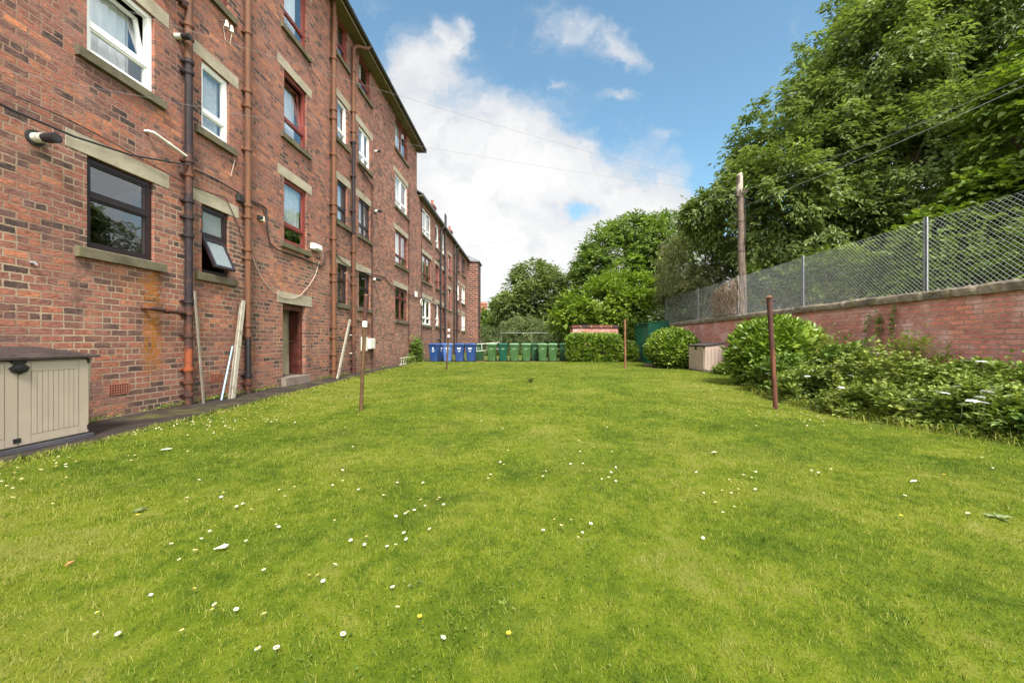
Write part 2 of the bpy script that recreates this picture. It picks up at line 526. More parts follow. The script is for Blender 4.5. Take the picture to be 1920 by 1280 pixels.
M['lf_fern'] = leafmat('fern frond', [(0.10, 0.13, 0.018), (0.18, 0.22, 0.035), (0.29, 0.30, 0.07)], 0.35, 0.6, 0.3, 1.2)
M['lf_nettle'] = leafmat('nettle leaf', [(0.048, 0.090, 0.014), (0.105, 0.175, 0.026), (0.21, 0.28, 0.055)], 0.2, 0.55, 0.3, 1.5)


def glass():
    t = T('window glass')
    fr = t.n('Fresnel', {'IOR': 1.55}).outputs[0]
    bf = t.math('SUBTRACT', 1.0, t.n('NewGeometry').outputs['Backfacing'])
    fac = t.math('MULTIPLY', bf, t.math('ADD', t.math('MULTIPLY', fr, 1.6), 0.16, clamp=True))
    wob = t.bump(t.noise(t.pos(), 2.2, 2), 0.05, 0.05)
    gl = t.n('BsdfGlossy', {'Color': (0.95, 0.97, 0.97), 'Roughness': 0.015, 'Normal': wob})
    tr = t.n('BsdfTransparent', {'Color': (0.94, 0.96, 0.96)})
    return t.out(t.n('MixShader', {0: fac, 1: tr, 2: gl}))


M['glass'] = glass()


def lawn_colour(t, p, r=None):
    n1 = t.noise(p, 0.32, 4, 0.6)
    n2 = t.noise(p, 1.6, 5, 0.62, 0.6)
    n3 = t.noise(p, 9.0, 4, 0.65)
    f = t.math('ADD', t.math('MULTIPLY', n1, 0.40), t.math('ADD', t.math('MULTIPLY', n2, 0.36), t.math('MULTIPLY', n3, 0.33)))
    if r is not None:
        f = t.math('ADD', f, t.math('MULTIPLY', t.math('SUBTRACT', r, 0.5), 0.42))
    c = t.ramp(f, [(0.41, GR[0]), (0.50, GR[1]), (0.575, GR[2]), (0.67, GR[3])])
    dry = t.math('MULTIPLY', t.mapr(t.noise(p, 0.75, 6, 0.68, 0.8), 0.50, 0.68), 0.32)
    c = t.mix(dry, c, t.mix(0.6, c, (0.30, 0.26, 0.07)))
    lush = t.math('MULTIPLY', t.mapr(t.noise(t.vm('ADD', p, (31, 17, 0)), 0.9, 5, 0.65, 0.6), 0.46, 0.70), 0.42)
    return t.mix(lush, c, t.mix(1.0, c, (0.55, 0.68, 0.6), 'MULTIPLY'))


GR = [(0.040, 0.085, 0.004), (0.120, 0.176, 0.007), (0.205, 0.255, 0.013), (0.32, 0.305, 0.070)]


def lawn_mats():
    t = T('lawn turf')
    p = t.pos()
    c = lawn_colour(t, p)
    c = t.mix(0.55, c, (0.026, 0.04, 0.005))  # darkened to paint in the shade of gaps between blades
    g = t.noise(p, 60, 5, 0.7)
    M['turf'] = t.out(t.pbr(c, 0.9, 0, t.bump(g, 0.6, 0.02), 0.1))
    t = T('grass blade')
    r = t.attr('rnd')
    c = lawn_colour(t, t.pos(), r)
    bs = t.pbr(c, 0.55, 0, None, 0.25)
    tl = t.n('BsdfTranslucent', {'Color': t.mix(1.0, c, (1.2, 1.25, 0.6), 'MULTIPLY')})
    M['blade'] = t.out(t.n('MixShader', {0: 0.35, 1: bs, 2: tl}))
    t = T('asphalt path')
    p = t.pos()
    n = t.noise(p, 2.2, 6, 0.65)
    c = t.ramp(n, [(0.3, (0.018, 0.013, 0.010)), (0.55, (0.034, 0.025, 0.019)), (0.75, (0.062, 0.048, 0.037))])
    c = t.mix(t.math('MULTIPLY', t.mapr(t.noise(p, 1.1, 6, 0.7), 0.52, 0.64), 0.75), c, (0.075, 0.07, 0.014))
    c = t.mix(t.math('MULTIPLY', t.mapr(t.noise(p, 30, 3, 0.6), 0.64, 0.72), 0.5), c, (0.17, 0.135, 0.105))
    g = t.noise(p, 70, 4, 0.7)
    M['path'] = t.out(t.pbr(c, 0.85, 0, t.bump(g, 0.6, 0.012), 0.3))
    t = T('bare soil')
    p = t.pos()
    n = t.noise(p, 3.0, 6, 0.7)
    c = t.ramp(n, [(0.3, (0.045, 0.032, 0.018)), (0.7, (0.10, 0.075, 0.04))])
    M['soil'] = t.out(t.pbr(c, 0.95, 0, t.bump(n, 0.7, 0.04), 0.1))
    t = T('rough ground')
    p = t.pos()
    n = t.noise(p, 0.8, 7, 0.7)
    c = t.ramp(n, [(0.3, (0.05, 0.075, 0.015)), (0.7, (0.10, 0.14, 0.03))])
    M['rough'] = t.out(t.pbr(c, 0.95, 0, t.bump(n, 0.7, 0.1), 0.1))


lawn_mats()
# ================================================================ buildings
def wall_open(mb, X, y0, y1, z0, z1, ops, depth=0.2, mi=0):
    ys = sorted({y0, y1} | {o[0] for o in ops} | {o[1] for o in ops})
    zs = sorted({z0, z1} | {o[2] for o in ops} | {o[3] for o in ops})
    for a, b in zip(ys, ys[1:]):
        for c, d in zip(zs, zs[1:]):
            ym, zm = (a + b) / 2, (c + d) / 2
            if any(o[0] < ym < o[1] and o[2] < zm < o[3] for o in ops):
                continue
            mb.quad((X, a, c), (X, b, c), (X, b, d), (X, a, d), mi)
    for (a, b, c, d) in ops:
        q = X - depth
        mb.quad((X, a, c), (X, a, d), (q, a, d), (q, a, c), mi)
        mb.quad((X, b, c), (q, b, c), (q, b, d), (X, b, d), mi)
        mb.quad((X, a, d), (X, b, d), (q, b, d), (q, a, d), mi)
        mb.quad((X, a, c), (q, a, c), (q, b, c), (X, b, c), mi)


def window(bd, y0, y1, z0, z1, fm, muls=(), trans=(), blind=None, bspan=(0, 1, 0, 1), sill=True, lintel=True,
           open_=None, fw=0.08, light=False, frost=False, X=XF):
    """bars at fractions of the opening; the frame is the part, its pane, sill, lintel and blind are sub-parts"""
    xo, xi = X - 0.055, X - 0.13
    f = MB()
    f.box(xi, y0 + .002, z0 + .002, xo, y0 + fw, z1 - .002)
    f.box(xi, y1 - fw, z0 + .002, xo, y1 - .002, z1 - .002)
    f.box(xi, y0 + fw, z0 + .002, xo, y1 - fw, z0 + fw)
    f.box(xi, y0 + fw, z1 - fw, xo, y1 - fw, z1 - .002)
    iy0, iy1, iz0, iz1 = y0 + fw, y1 - fw, z0 + fw, z1 - fw
    tz = [z0 + (z1 - z0) * t for t in trans]
    my = [y0 + (y1 - y0) * m for m in muls]
    zed = [iz0] + tz + [iz1]
    yed = [iy0] + my + [iy1]
    for z in tz:
        f.box(xi + .004, iy0, z - fw * .5, xo + .004, iy1, z + fw * .5)
    for y in my:
        f.box(xi + .002, y - fw * .5, iz0, xo + .002, y + fw * .5, iz1)
    # slim sash inside every light
    for i in range(len(zed) - 1):
        for k in range(len(yed) - 1):
            if open_ and open_[0] == i:
                continue
            a, b = yed[k] + (fw * .5 if k else 0), yed[k + 1] - (fw * .5 if k < len(yed) - 2 else 0)
            c, d = zed[i] + (fw * .5 if i else 0), zed[i + 1] - (fw * .5 if i < len(zed) - 2 else 0)
            w = .028
            q0, q1 = xi + .012, xo - .014
            f.box(q0, a, c, q1, a + w, d)
            f.box(q0, b - w, c, q1, b, d)
            f.box(q0, a + w, c, q1, b - w, c + w)
            f.box(q0, a + w, d - w, q1, b - w, d)
    fr = f.build('window', fm, bd)
    g = MB()
    xg = X - 0.098
    for i in range(len(zed) - 1):
        if open_ and open_[0] == i:
            continue
        c, d = zed[i], zed[i + 1]
        g.box(xg - .006, iy0, c + .001, xg, iy1, d - .001)
    if g.v:
        g.build('pane', M['frosted'] if frost else M['glass'], fr)
    if open_:
        i, ang = open_
        c, d = zed[i] + (fw * .5 if i else 0), zed[i + 1] - (fw * .5 if i < len(zed) - 2 else 0)
        piv = Vector((xo + (.008 if ang > 0 else -.04), 0, d if ang > 0 else c))
        Mx = Matrix.Translation(piv) @ Matrix.Rotation(-abs(ang), 4, 'Y') @ Matrix.Translation(-piv)
        s, w = MB(), .055
        x0, x1 = piv.x - .05, piv.x
        s.box(x0, iy0, c, x1, iy0 + w, d, 0, Mx)
        s.box(x0, iy1 - w, c, x1, iy1, d, 0, Mx)
        s.box(x0, iy0 + w, c, x1, iy1 - w, c + w, 0, Mx)
        s.box(x0, iy0 + w, d - w, x1, iy1 - w, d, 0, Mx)
        sa = s.build('open_sash', fm, fr)
        p = MB()
        p.box((x0 + x1) / 2 - .004, iy0 + w, c + w, (x0 + x1) / 2 + .004, iy1 - w, d - w, 0, Mx)
        p.build('sash_pane', M['frosted'] if frost else M['glass'], fr)
    if blind is not None:
        b = MB()
        a0, a1 = y0 + (y1 - y0) * bspan[0], y0 + (y1 - y0) * bspan[1]
        c0, c1 = z0 + (z1 - z0) * bspan[2], z0 + (z1 - z0) * bspan[3]
        n = max(8, int((a1 - a0) / .018))
        for k in range(n):
            ya, yb = a0 + (a1 - a0) * k / n, a0 + (a1 - a0) * (k + 1) / n
            bx = .38 if open_ and open_[1] < 0 else .235
            xa = X - bx + .030 * math.sin(ya * 46)
            xb = X - bx + .030 * math.sin(yb * 46)
            b.quad((xa, ya, c0), (xb, yb, c0), (xb, yb, c1), (xa, ya, c1))
        b.build('blind', blind, fr, smooth=True)
    if sill:
        s = MB()
        s.box(X - .20, y0 + .002, z0 - .10, X + .003, y1 - .002, z0 + .003)
        s.hexa([(X + .003, y0 - .16, z0 - .16), (X + .075, y0 - .16, z0 - .16), (X + .075, y1 + .16, z0 - .16), (X + .003, y1 + .16, z0 - .16)],
               [(X + .003, y0 - .16, z0 + .004), (X + .075, y0 - .16, z0 - .022), (X + .075, y1 + .16, z0 - .022), (X + .003, y1 + .16, z0 + .004)])
        s.build('sill', M['sill'], fr)
    if lintel:
        s = MB()
        s.box(X - .06, y0 - .27, z1 + .002, X + .006, y1 + .27, z1 + .262)
        s.build('lintel', M['lintel'], fr, bevel=.006)
    return fr


def collar(mb, x, y, z, r, h=.07, mi=0):
    mb.tube([(x, y, z - h), (x, y, z - h * .55), (x, y, z - h * .5), (x, y, z + h * .5), (x, y, z + h * .55), (x, y, z + h)],
            [r * 1.12, r * 1.12, r * 1.36, r * 1.36, r * 1.15, r * 1.15], 12, mi)


def drainpipe(bd, px, segs, r, collars, bracket=True, X=XF, xoff=.11, label=None):
    """segs: (z0, z1, material); collars: heights"""
    y = F * -(X + xoff) / (VX - px)
    x = X + xoff
    mb = MB()
    mats = []
    for (a, b, m) in segs:
        if m not in mats:
            mats.append(m)
        k = mats.index(m)
        mb.tube([(x, y, a), (x, y, b)], r, 14, k)
    for z in collars:
        k = 0
        for (a, b, m) in segs:
            if a <= z <= b:
                k = mats.index(m)
        collar(mb, x, y, z, r, .055 if r > .04 else .03, k)
        if bracket:
            mb.box(X + .001, y - r * 1.45, z - .016, X + .03, y + r * 1.45, z + .016, k)
    o = mb.build('drainpipe', [M[m] for m in mats], bd, smooth=True)
    if label:
        o['label'] = label
    return o, y, x


# ---------------------------------------------------------- the near tenement
B1 = empty('apartment_building', (XF, 9, 0), label='four storey red brick tenement with orange drainpipes along the left of the lawn', cat='building')
Y1 = 22.85
EZ = 12.52
cols = dict(A=(5.716, 6.756), B=(7.73, 8.45), C=(10.36, 11.42), D=(13.28, 13.99), E=(14.97, 16.04), F=(19.10, 21.05))
WIN = []


def W(c, z0, z1, fm, **k):
    WIN.append((cols[c][0], cols[c][1], z0, z1, fm, k))


W('A', 2.59, 3.97, 'dark_upvc', trans=(.59,), blind=None)
W('A', 5.51, 6.89, 'white_upvc', trans=(.34,), blind='blind', bspan=(0, .93, 0, 1), open_=(1, -.16))
W('B', 2.58, 3.97, 'dark_upvc', trans=(.56,), open_=(0, .42), frost=True)
W('B', 5.48, 6.88, 'white_upvc', trans=(.30,), blind='net')
W('B', 8.40, 9.80, 'brown_paint', trans=(.4,), blind='dark_cloth')
W('C', 3.88, 5.62, 'red_paint', trans=(.29,), blind='net', bspan=(0, 1, .30, 1))
W('C', 6.80, 8.54, 'red_paint', trans=(.27, ), blind='blind', bspan=(0, 1, 0, 1), open_=(1, -.10))
W('C', 9.72, 11.46, 'red_paint', trans=(.27,), blind='blind', bspan=(.0, .8, 0, 1))
W('D', 2.52, 3.90, 'dark_upvc', trans=(.60,), blind='dark_cloth')
W('D', 5.37, 6.80, 'dark_upvc', trans=(.35,), blind='net')
W('D', 8.23, 9.65, 'white_upvc', trans=(.27,), blind='net')
W('D', 11.15, 12.44, 'red_paint', trans=(.35,), blind='dark_cloth', lintel=False)
W('E', 2.52, 3.93, 'dark_upvc', trans=(.55,), blind=None)
W('E', 5.36, 6.80, 'dark_upvc', trans=(.30,), muls=(.5,), blind='blind')
W('E', 8.24, 9.65, 'white_upvc', trans=(.27,), muls=(.5,), blind='net')
W('E', 11.12, 12.44, 'red_paint', trans=(.3,), blind='blind', bspan=(0, .6, 0, 1), lintel=False)
W('F', 2.27, 3.93, 'brown_paint', trans=(.68,), muls=(.5,), blind=None)
W('F', 5.10, 6.78, 'brown_paint', trans=(.27,), muls=(.5,), blind='blind', bspan=(0, .85, 0, 1))
W('F', 7.97, 9.60, 'white_upvc', trans=(.25,), muls=(.5,), blind='blind', bspan=(0, .7, 0, 1))
W('F', 10.86, 12.44, 'red_paint', muls=(.5,), blind='blind', bspan=(0, .8, 0, 1), lintel=False)
DOOR = (10.30, 11.36, 0.21, 2.22)
ops1 = [w[:4] for w in WIN] + [DOOR]
YS = 17.0      # where the brickwork changes
mb = MB()
wall_open(mb, XF, -3.5, YS - .62, -.1, EZ, [o for o in ops1 if o[1] < YS], .2, 0)
wall_open(mb, XF, YS - .62, Y1, -.1, EZ, [o for o in ops1 if o[1] > YS], .2, 1)
mb.quad((XF, Y1, -.1), (-16.5, Y1, -.1), (-16.5, Y1, EZ), (XF, Y1, EZ), 1)
mb.add([(XF, Y1, EZ), (-16.5, Y1, EZ), (-11.5, Y1, 16.4)], [(0, 1, 2)], 1)
mb.quad((-16.5, -3.5, -.1), (XF, -3.5, -.1), (XF, -3.5, EZ), (-16.5, -3.5, EZ), 0)
mb.add([(-16.5, -3.5, EZ), (XF, -3.5, EZ), (-11.5, -3.5, 16.4)], [(0, 1, 2)], 0)
mb.quad((-16.5, Y1, -.1), (-16.5, -3.5, -.1), (-16.5, -3.5, EZ), (-16.5, Y1, EZ), 0)
mb.quad((-16.5, -3.5, -.1), (-16.5, Y1, -.1), (XF, Y1, -.1), (XF, -3.5, -.1), 0)
mb.build('wall', [M['brick'], M['brick_far']], B1)
for (a, b, c, d, fm, k) in WIN:
    k = dict(k)
    if k.get('blind'):
        k['blind'] = M[k['blind']]
    window(B1, a, b, c, d, M[fm], **k)
# interior partitions keep the rooms dark behind the panes
# roof, soffit, gutter
mb = MB()
e = -6.12
mb.hexa([(e, -3.8, EZ + .10), (e, Y1 + .28, EZ + .10), (-11.5, Y1 + .28, 16.5), (-11.5, -3.8, 16.5)],
        [(e, -3.8, EZ + .19), (e, Y1 + .28, EZ + .19), (-11.5, Y1 + .28, 16.6), (-11.5, -3.8, 16.6)])
mb.hexa([(-11.5, -3.8, 16.5), (-11.5, Y1 + .28, 16.5), (-16.9, Y1 + .28, EZ + .10), (-16.9, -3.8, EZ + .10)],
        [(-11.5, -3.8, 16.6), (-11.5, Y1 + .28, 16.6), (-16.9, Y1 + .28, EZ + .19), (-16.9, -3.8, EZ + .19)])
mb.build('roof', M['slate'], B1)
mb = MB()
mb.box(-6.545, -3.6, EZ - .02, -6.19, Y1 + .2, EZ + .03)
mb.box(-6.19, -3.6, EZ - .05, -6.16, Y1 + .2, EZ + .12)
mb.build('soffit', M['soffit'], B1)
mb = MB()
pr = [(-6.155 + .075 + .075 * math.cos(a), EZ + .12 + .08 * math.sin(a)) for a in [math.pi + i * math.pi / 8 for i in range(9)]]
for (x0, z0), (x1, z1) in zip(pr, pr[1:]):
    mb.quad((x0, -3.6, z0), (x1, -3.6, z1), (x1, Y1 + .22, z1), (x0, Y1 + .22, z0))
y = -3.0
while y < Y1:
    for (x0, z0), (x1, z1) in zip(pr, pr[1:]):
        dx0, dz0 = (x0 + 6.08) * .12, (z0 - EZ - .12) * .12
        dx1, dz1 = (x1 + 6.08) * .12, (z1 - EZ - .12) * .12
        mb.quad((x0 + dx0, y, z0 + dz0), (x1 + dx1, y, z1 + dz1), (x1 + dx1, y + .07, z1 + dz1), (x0 + dx0, y + .07, z0 + dz0))
    y += 1.8
mb.box(-6.56, Y1 + .005, EZ - .06, -6.02, Y1 + .2, EZ + .05)
mb.build('gutter', M['gutter'], B1)

# the close door
a, b, c, d = DOOR
f = MB()
fw = .075
f.box(XF - .19, a + .002, c, XF - .10, a + fw, d - .002)
f.box(XF - .19, b - fw, c, XF - .10, b - .002, d - .002)
f.box(XF - .19, a + fw, d - .16, XF - .10, b - fw, d - .002)
fr = f.build('door_frame', M['door'], B1)
f = MB()   # leaf folded back against the far wall of the passage
f.box(XF - .50, b + .02, c + .02, XF - .20, b + .065, d - .14)
for (z0, z1) in ((.25, .85), (1.0, 1.75)):
    for (x0, x1) in ((XF - .46, XF - .24),):
        f.box(x0, b + .008, c + z0, x1, b + .02, c + z1)
dl = f.build('door', M['door'], B1)
f = MB()
f.tube([(XF - .47, b + .02, 1.2), (XF - .47, b - .03, 1.2), (XF - .38, b - .035, 1.2)], .011, 8)
f.build('handle', M['galv'], dl, smooth=True)
f = MB()
f.box(XF - 3.4, b + .08, c, XF - .2, b + .18, 2.7)
f.box(XF - 3.4, a - .35, c, XF - .2, a - .25, 2.7)
f.box(XF - 3.5, a - .35, c, XF - 3.4, b + .18, 2.7)
f.box(XF - 3.5, a - .35, 2.7, XF - .2, b + .18, 2.8)
f.build('passage', M['plaster'], B1)
f = MB()
f.box(XF - 3.5, a - .35, c - .08, XF - .2, b + .18, c - .002)
f.build('passage_floor', M['step'], B1)
f = MB()
f.box(XF - .06, a - .22, d + .002, XF + .012, b + .33, d + .30)
f.build('door_lintel', M['lintel'], B1, bevel=.006)
f = MB()
f.box(XF - .2, a + .002, c - .18, XF + .003, b - .002, c + .003)
f.box(XF + .003, a - .08, -.09, XF + .13, b + .04, c)
f.build('door_step', M['step'], B1, bevel=.01)

# drainpipes of the near block
drainpipe(B1, 354, [(-.02, .62, 'red_pipe'), (.62, 1.05, 'orange_rust'), (1.05, 1.85, 'red_pipe'), (1.85, 3.05, 'dark_pipe'), (3.05, 4.0, 'dark_pipe'),
                    (4.0, 4.75, 'red_pipe'), (4.75, 6.55, 'dark_pipe'), (6.55, 12.5, 'rust_pipe')], .061,
          [.18, .42, .66, 1.30, 1.72, 1.95, 3.2, 3.55, 3.86, 4.35, 4.62, 6.30, 6.50, 6.95, 7.2, 8.6, 9.9, 11.4], label='rusty drainpipe in dark purple and orange lengths')
drainpipe(B1, 465, [(-.02, .38, 'red_pipe'), (.38, 1.32, 'black_pipe'), (1.32, 2.1, 'rust_pipe'), (2.1, 12.5, 'tan_pipe')], .062,
          [.22, .40, 1.32, 1.55, 3.1, 3.3, 4.05, 4.32, 5.6, 6.6, 6.95, 8.3, 10, 11.5], label='tan drainpipe with a black lower length')
drainpipe(B1, 626, [(-.02, 12.62, 'tan_pipe')], .072, [.25, .75, 1.32, 1.65, 3.2, 3.45, 4.6, 5.45, 5.75, 7.4, 8.6, 8.9, 10.6], label='thick tan drainpipe beside a narrow window')
_, y4, x4 = drainpipe(B1, 663, [(-.02, 1.1, 'red_pipe'), (1.1, 5.2, 'rust_pipe'), (5.2, 8.6, 'dark_pipe'), (8.6, 11.9, 'tan_pipe')], .062,
                      [.2, .5, 1.5, 1.75, 3.3, 3.6, 4.5, 5.2, 6.0, 7.3, 8.55, 8.95, 9.7, 11.2])
f = MB()
f.tube([(x4, y4, 11.85), (x4, y4, 12.05), (x4 + .06, y4 + .15, 12.25), (-6.12, y4 + .55, 12.45), (-6.09, y4 + .6, 12.6)], .06, 12)
f.build('swan_neck', M['tan_pipe'], B1, smooth=True)
drainpipe(B1, 698, [(-.02, 7.6, 'red_pipe')], .028, [.6, 2.0, 3.5, 5.0, 6.5], xoff=.05)
drainpipe(B1, 767, [(-.02, 9.9, 'red_pipe')], .022, [1.5, 4.0, 6.5, 9.0], xoff=.04)
f = MB()
y5 = fy(698)
f.tube([(XF + .05, y5, 7.55), (XF + .05, y5, 7.62), (XF + .05, y5 - .1, 7.72), (XF + .05, fy(668), 8.0)], .028, 8)
f.build('branch_pipe', M['red_pipe'], B1, smooth=True)

# waste branches
yp, xp = F * 6.44 / (VX - 354), XF + .11


def branch(px, py, mat, r, z1, name='waste_pipe', label=None, elbow=True):
    y0, z0 = fy(px), fz(px, py)
    m = MB()
    m.tube([(XF - .03, y0, z0), (XF + .06, y0, z0), (XF + .10, y0 + .05, z0), (XF + .10, y0 + .12, z0 - .01), (xp, yp, z1)], r, 12)
    if elbow:
        m.tube([(XF + .10, y0 + .3, z0 - .012 - (z0 - z1) * .25), (XF + .10, y0 + .38, z0 - .015 - (z0 - z1) * .35)], r * 1.3, 12)
    o = m.build(name, M[mat], B1, smooth=True)
    if label:
        o['label'] = label
    return o


branch(267, 577, 'red_pipe', .038, 1.72, label='rusty waste pipe above an orange stain')
branch(272, 246, 'white_plastic', .024, 4.68, label='white waste pipe sloping down to the drainpipe')
branch(300, -20, 'red_pipe', .045, 7.6)
for (px, py) in ((657, 628), (657, 662)):
    y, z = fy(px), fz(px, py)
    f = MB()
    f.tube([(XF - .02, y - .06, z), (XF + .07, y - .06, z), (XF + .075, y + .3, z + .015)], .016, 8)
    f.build('overflow_pipe', M['white_plastic'], B1, smooth=True)


def flue(px, py, r=.055, L=.26, plate=True):
    y, z = fy(px), fz(px, py)
    m = MB()
    if plate:
        m.tube([(XF + .001, y, z), (XF + .018, y, z)], r * 1.7, 18, 1)
    m.tube([(XF, y, z), (XF + L * .45, y, z)], r * 1.05, 16, 2)
    m.tube([(XF + L * .45, y, z), (XF + L * .62, y, z), (XF + L * .63, y, z), (XF + L, y, z)], [r * .95, r * .95, r * 1.1, r * 1.1], 16, 0)
    m.tube([(XF + L, y, z), (XF + L + .006, y, z)], r * .75, 16, 1)
    return m.build('boiler_flue', [M['black_plastic'], M['rubber'], M['white_plastic']], B1, smooth=True)


flue(64, 259, .06, .30)
flue(330, 69, .05, .26, False)
flue(703, 396, .06, .28)
flue(700, 524, .06, .28)
flue(703, 284, .05, .25, False)

# floodlight over the close door
y, z = fy(586), fz(586, 462)
f = MB()
f.box(XF + .001, y - .12, z - .09, XF + .05, y + .30, z + .09, 0)
f.hexa([(XF + .05, y - .08, z - .09), (XF + .17, y - .08, z - .06), (XF + .17, y + .26, z - .06), (XF + .05, y + .26, z - .09)],
       [(XF + .05, y - .08, z + .09), (XF + .14, y - .08, z + .08), (XF + .14, y + .26, z + .08), (XF + .05, y + .26, z + .09)], 0)
f.hexa([(XF + .06, y - .05, z - .125), (XF + .15, y - .05, z - .09), (XF + .15, y + .23, z - .09), (XF + .06, y + .23, z - .125)],
       [(XF + .06, y - .05, z - .085), (XF + .165, y - .05, z - .055), (XF + .165, y + .23, z - .055), (XF + .06, y + .23, z - .085)], 1)
f.build('floodlight', [M['white_plastic'], M['lamp_glass']], B1)
# meter boxes
for (a, b, c, d) in ((676.5, 682, 632, 658), (687, 696.5, 634, 654)):
    y0, y1 = fy(a), fy(b)
    z1, z0 = fz(a, c), fz(a, d)
    f = MB()
    f.box(XF + .001, y0, z0, XF + .16, y1, z1)
    f.box(XF + .16, y0 + .02, z0 + .02, XF + .17, y1 - .02, z1 - .02)
    f.build('meter_box', M['white_plastic'], B1, bevel=.008)
f = MB()
yb = fy(690)
f.tube([(XF + .05, yb, 1.45), (XF + .05, yb, 1.9), (XF + .05, fy(667), 1.98)], .022, 8)
f.tube([(XF + .05, yb + .35, 1.45), (XF + .05, yb + .35, 2.0), (XF + .05, fy(697), 2.05)], .016, 8)
f.build('gas_pipe', M['red_pipe'], B1, smooth=True)
# insulator bracket near the top
y, z = fy(410), fz(410, 40)
f = MB()
f.tube([(XF, y, z), (XF + .12, y, z), (XF + .12, y + .25, z - .01)], .014, 8, 0)
for k in (0, .14):
    f.tube([(XF + .12, y + .06 + k, z + .07), (XF + .12, y + .06 + k, z + .02), (XF + .12, y + .06 + k, z - .08), (XF + .12, y + .06 + k, z - .09)], [.012, .035, .045, .02], 10, 1)
f.build('insulator_bracket', [M['iron'], M['white_plastic']], B1, smooth=True)
# air bricks
for (px, py, w, h) in ((223, 729, .30, .155), (405, 708, .30, .15)):
    y, z = fy(px), fz(px, py)
    f = MB()
    f.box(XF - .05, y - w / 2, z - h / 2, XF + .001, y + w / 2, z + h / 2, 1)
    n, mrow = 8, 4
    for i in range(n + 1):
        q = y - w / 2 + w * i / n
        f.box(XF + .001, q - .006, z - h / 2, XF + .008, q + .006, z + h / 2)
    for i in range(mrow + 1):
        q = z - h / 2 + h * i / mrow
        f.box(XF + .001, y - w / 2 - .005, q - .006, XF + .009, y + w / 2 + .005, q + .006)
    f.build('air_brick', [M['terracotta'], M['rubber']], B1)
# hose ring on a hook, small junction boxes
f = MB()
y, z = fy(789), fz(789, 567)
f.tube([(XF + .04, y + .16 * math.cos(a), z + .2 * math.sin(a)) for a in [i * math.pi / 8 for i in range(17)]], .03, 8)
f.build('hose_ring', M['white_plastic'], B1, smooth=True)
for (px, py, s) in ((779, 552, .16), (460, 376, .10), (487, 410, .06), (484, 408, .05), (446, 372, .08)):
    y, z = fy(px), fz(px, py)
    f = MB()
    f.box(XF + .001, y - s, z - s, XF + .09, y + s, z + s)
    f.build('junction_box', M['white_plastic'] if px in (779, 487) else M['cable'], B1, bevel=.01)
for (px, py) in ((57, 492), (630, 585), (646, 512), (651, 520)):
    y, z = fy(px), fz(px, py)
    f = MB()
    f.tube([(XF - .01, y, z), (XF + .05, y, z), (XF + .06, y + .02, z - .03)], .016, 6)
    f.build('wall_hook', M['galv'], B1, smooth=True)


def wallcable(pts, r, mat='cable', off=.03, sag=0.0, bd=B1):
    P = []
    for (px, py), (qx, qy) in zip(pts, pts[1:]):
        a = (XF + off, fy(px), fz(px, py))
        b = (XF + off, fy(qx), fz(qx, qy))
        n = 6
        for i in range(n):
            u = i / n
            P.append((a[0], a[1] + (b[1] - a[1]) * u, a[2] + (b[2] - a[2]) * u - sag * 4 * u * (1 - u)))
    P.append((XF + off, fy(pts[-1][0]), fz(*pts[-1])))
    m = MB()
    m.tube(P, r, 6)
    return m.build('cable', M[mat], bd, smooth=True)


wallcable([(-60, 176), (0, 206), (120, 256), (230, 291), (347, 311)], .017, off=.14)
wallcable([(-60, 150), (0, 170), (120, 222), (230, 280), (345, 344), (372, 355), (420, 370), (432, 395), (446, 428), (458, 470)], .008)
wallcable([(362, 318), (400, 335), (440, 358), (458, 372)], .013)
wallcable([(470, 378), (488, 384), (497, 392), (498, 425), (503, 455), (517, 468), (560, 482), (600, 500), (606, 492), (608, 474), (614, 470), (628, 478), (642, 492), (664, 507), (700, 515), (720, 520), (734, 538), (740, 545), (765, 551), (790, 560), (800, 566)], .017, off=.035)
wallcable([(474, 382), (490, 388), (494, 402)], .009)
wallcable([(470, 478), (478, 500), (490, 524), (503, 540), (512, 548), (528, 557), (548, 559), (562, 553), (578, 535), (590, 515), (597, 490)], .008, 'pale_cable')
wallcable([(515, 492), (510, 515), (500, 535), (498, 555)], .005, 'cable')
wallcable([(416, 50), (420, 76), (428, 84), (433, 60)], .006, 'pale_cable')
wallcable([(433, 275), (438, 300), (430, 330)], .005, 'pale_cable')

# ---------------------------------------------------------- the farther, lower block
Y2 = 42.3
B2 = empty('apartment_building', (XF, 32, 0), label='lower three storey brick block with black drainpipes beyond the near tenement', cat='building')
E2 = 9.96
W2 = []
for (z0, z1, q, fm) in ((2.24, 3.93, 0, 'white_upvc'), (5.03, 6.72, 0, 'brown_paint'), (7.95, 9.62, 0, 'white_upvc')):
    W2.append((24.0, 26.2, z0, z1, fm, dict(muls=(.5,), trans=(.27,), blind='blind' if z0 < 3 else 'net', bspan=(0, .5, 0, 1), lintel=z0 < 7)))
for (z0, z1, fm) in ((2.30, 3.93, 'white_upvc'), (5.05, 6.72, 'red_paint'), (7.95, 9.62, 'white_upvc')):
    W2.append((27.5, 28.5, z0, z1, fm, dict(trans=(.3,), blind='net', lintel=z0 < 7)))
for (z0, z1, fm) in ((2.30, 3.93, 'brown_paint'), (5.05, 6.72, 'red_paint'), (7.95, 9.62, 'white_upvc')):
    W2.append((29.75, 30.5, z0, z1, fm, dict(trans=(.3,), blind='net', lintel=z0 < 7)))
for (z0, z1) in ((3.83, 5.54), (6.69, 8.42)):
    W2.append((32.0, 33.1, z0, z1, 'red_paint', dict(trans=(.3,), blind='dark_cloth')))
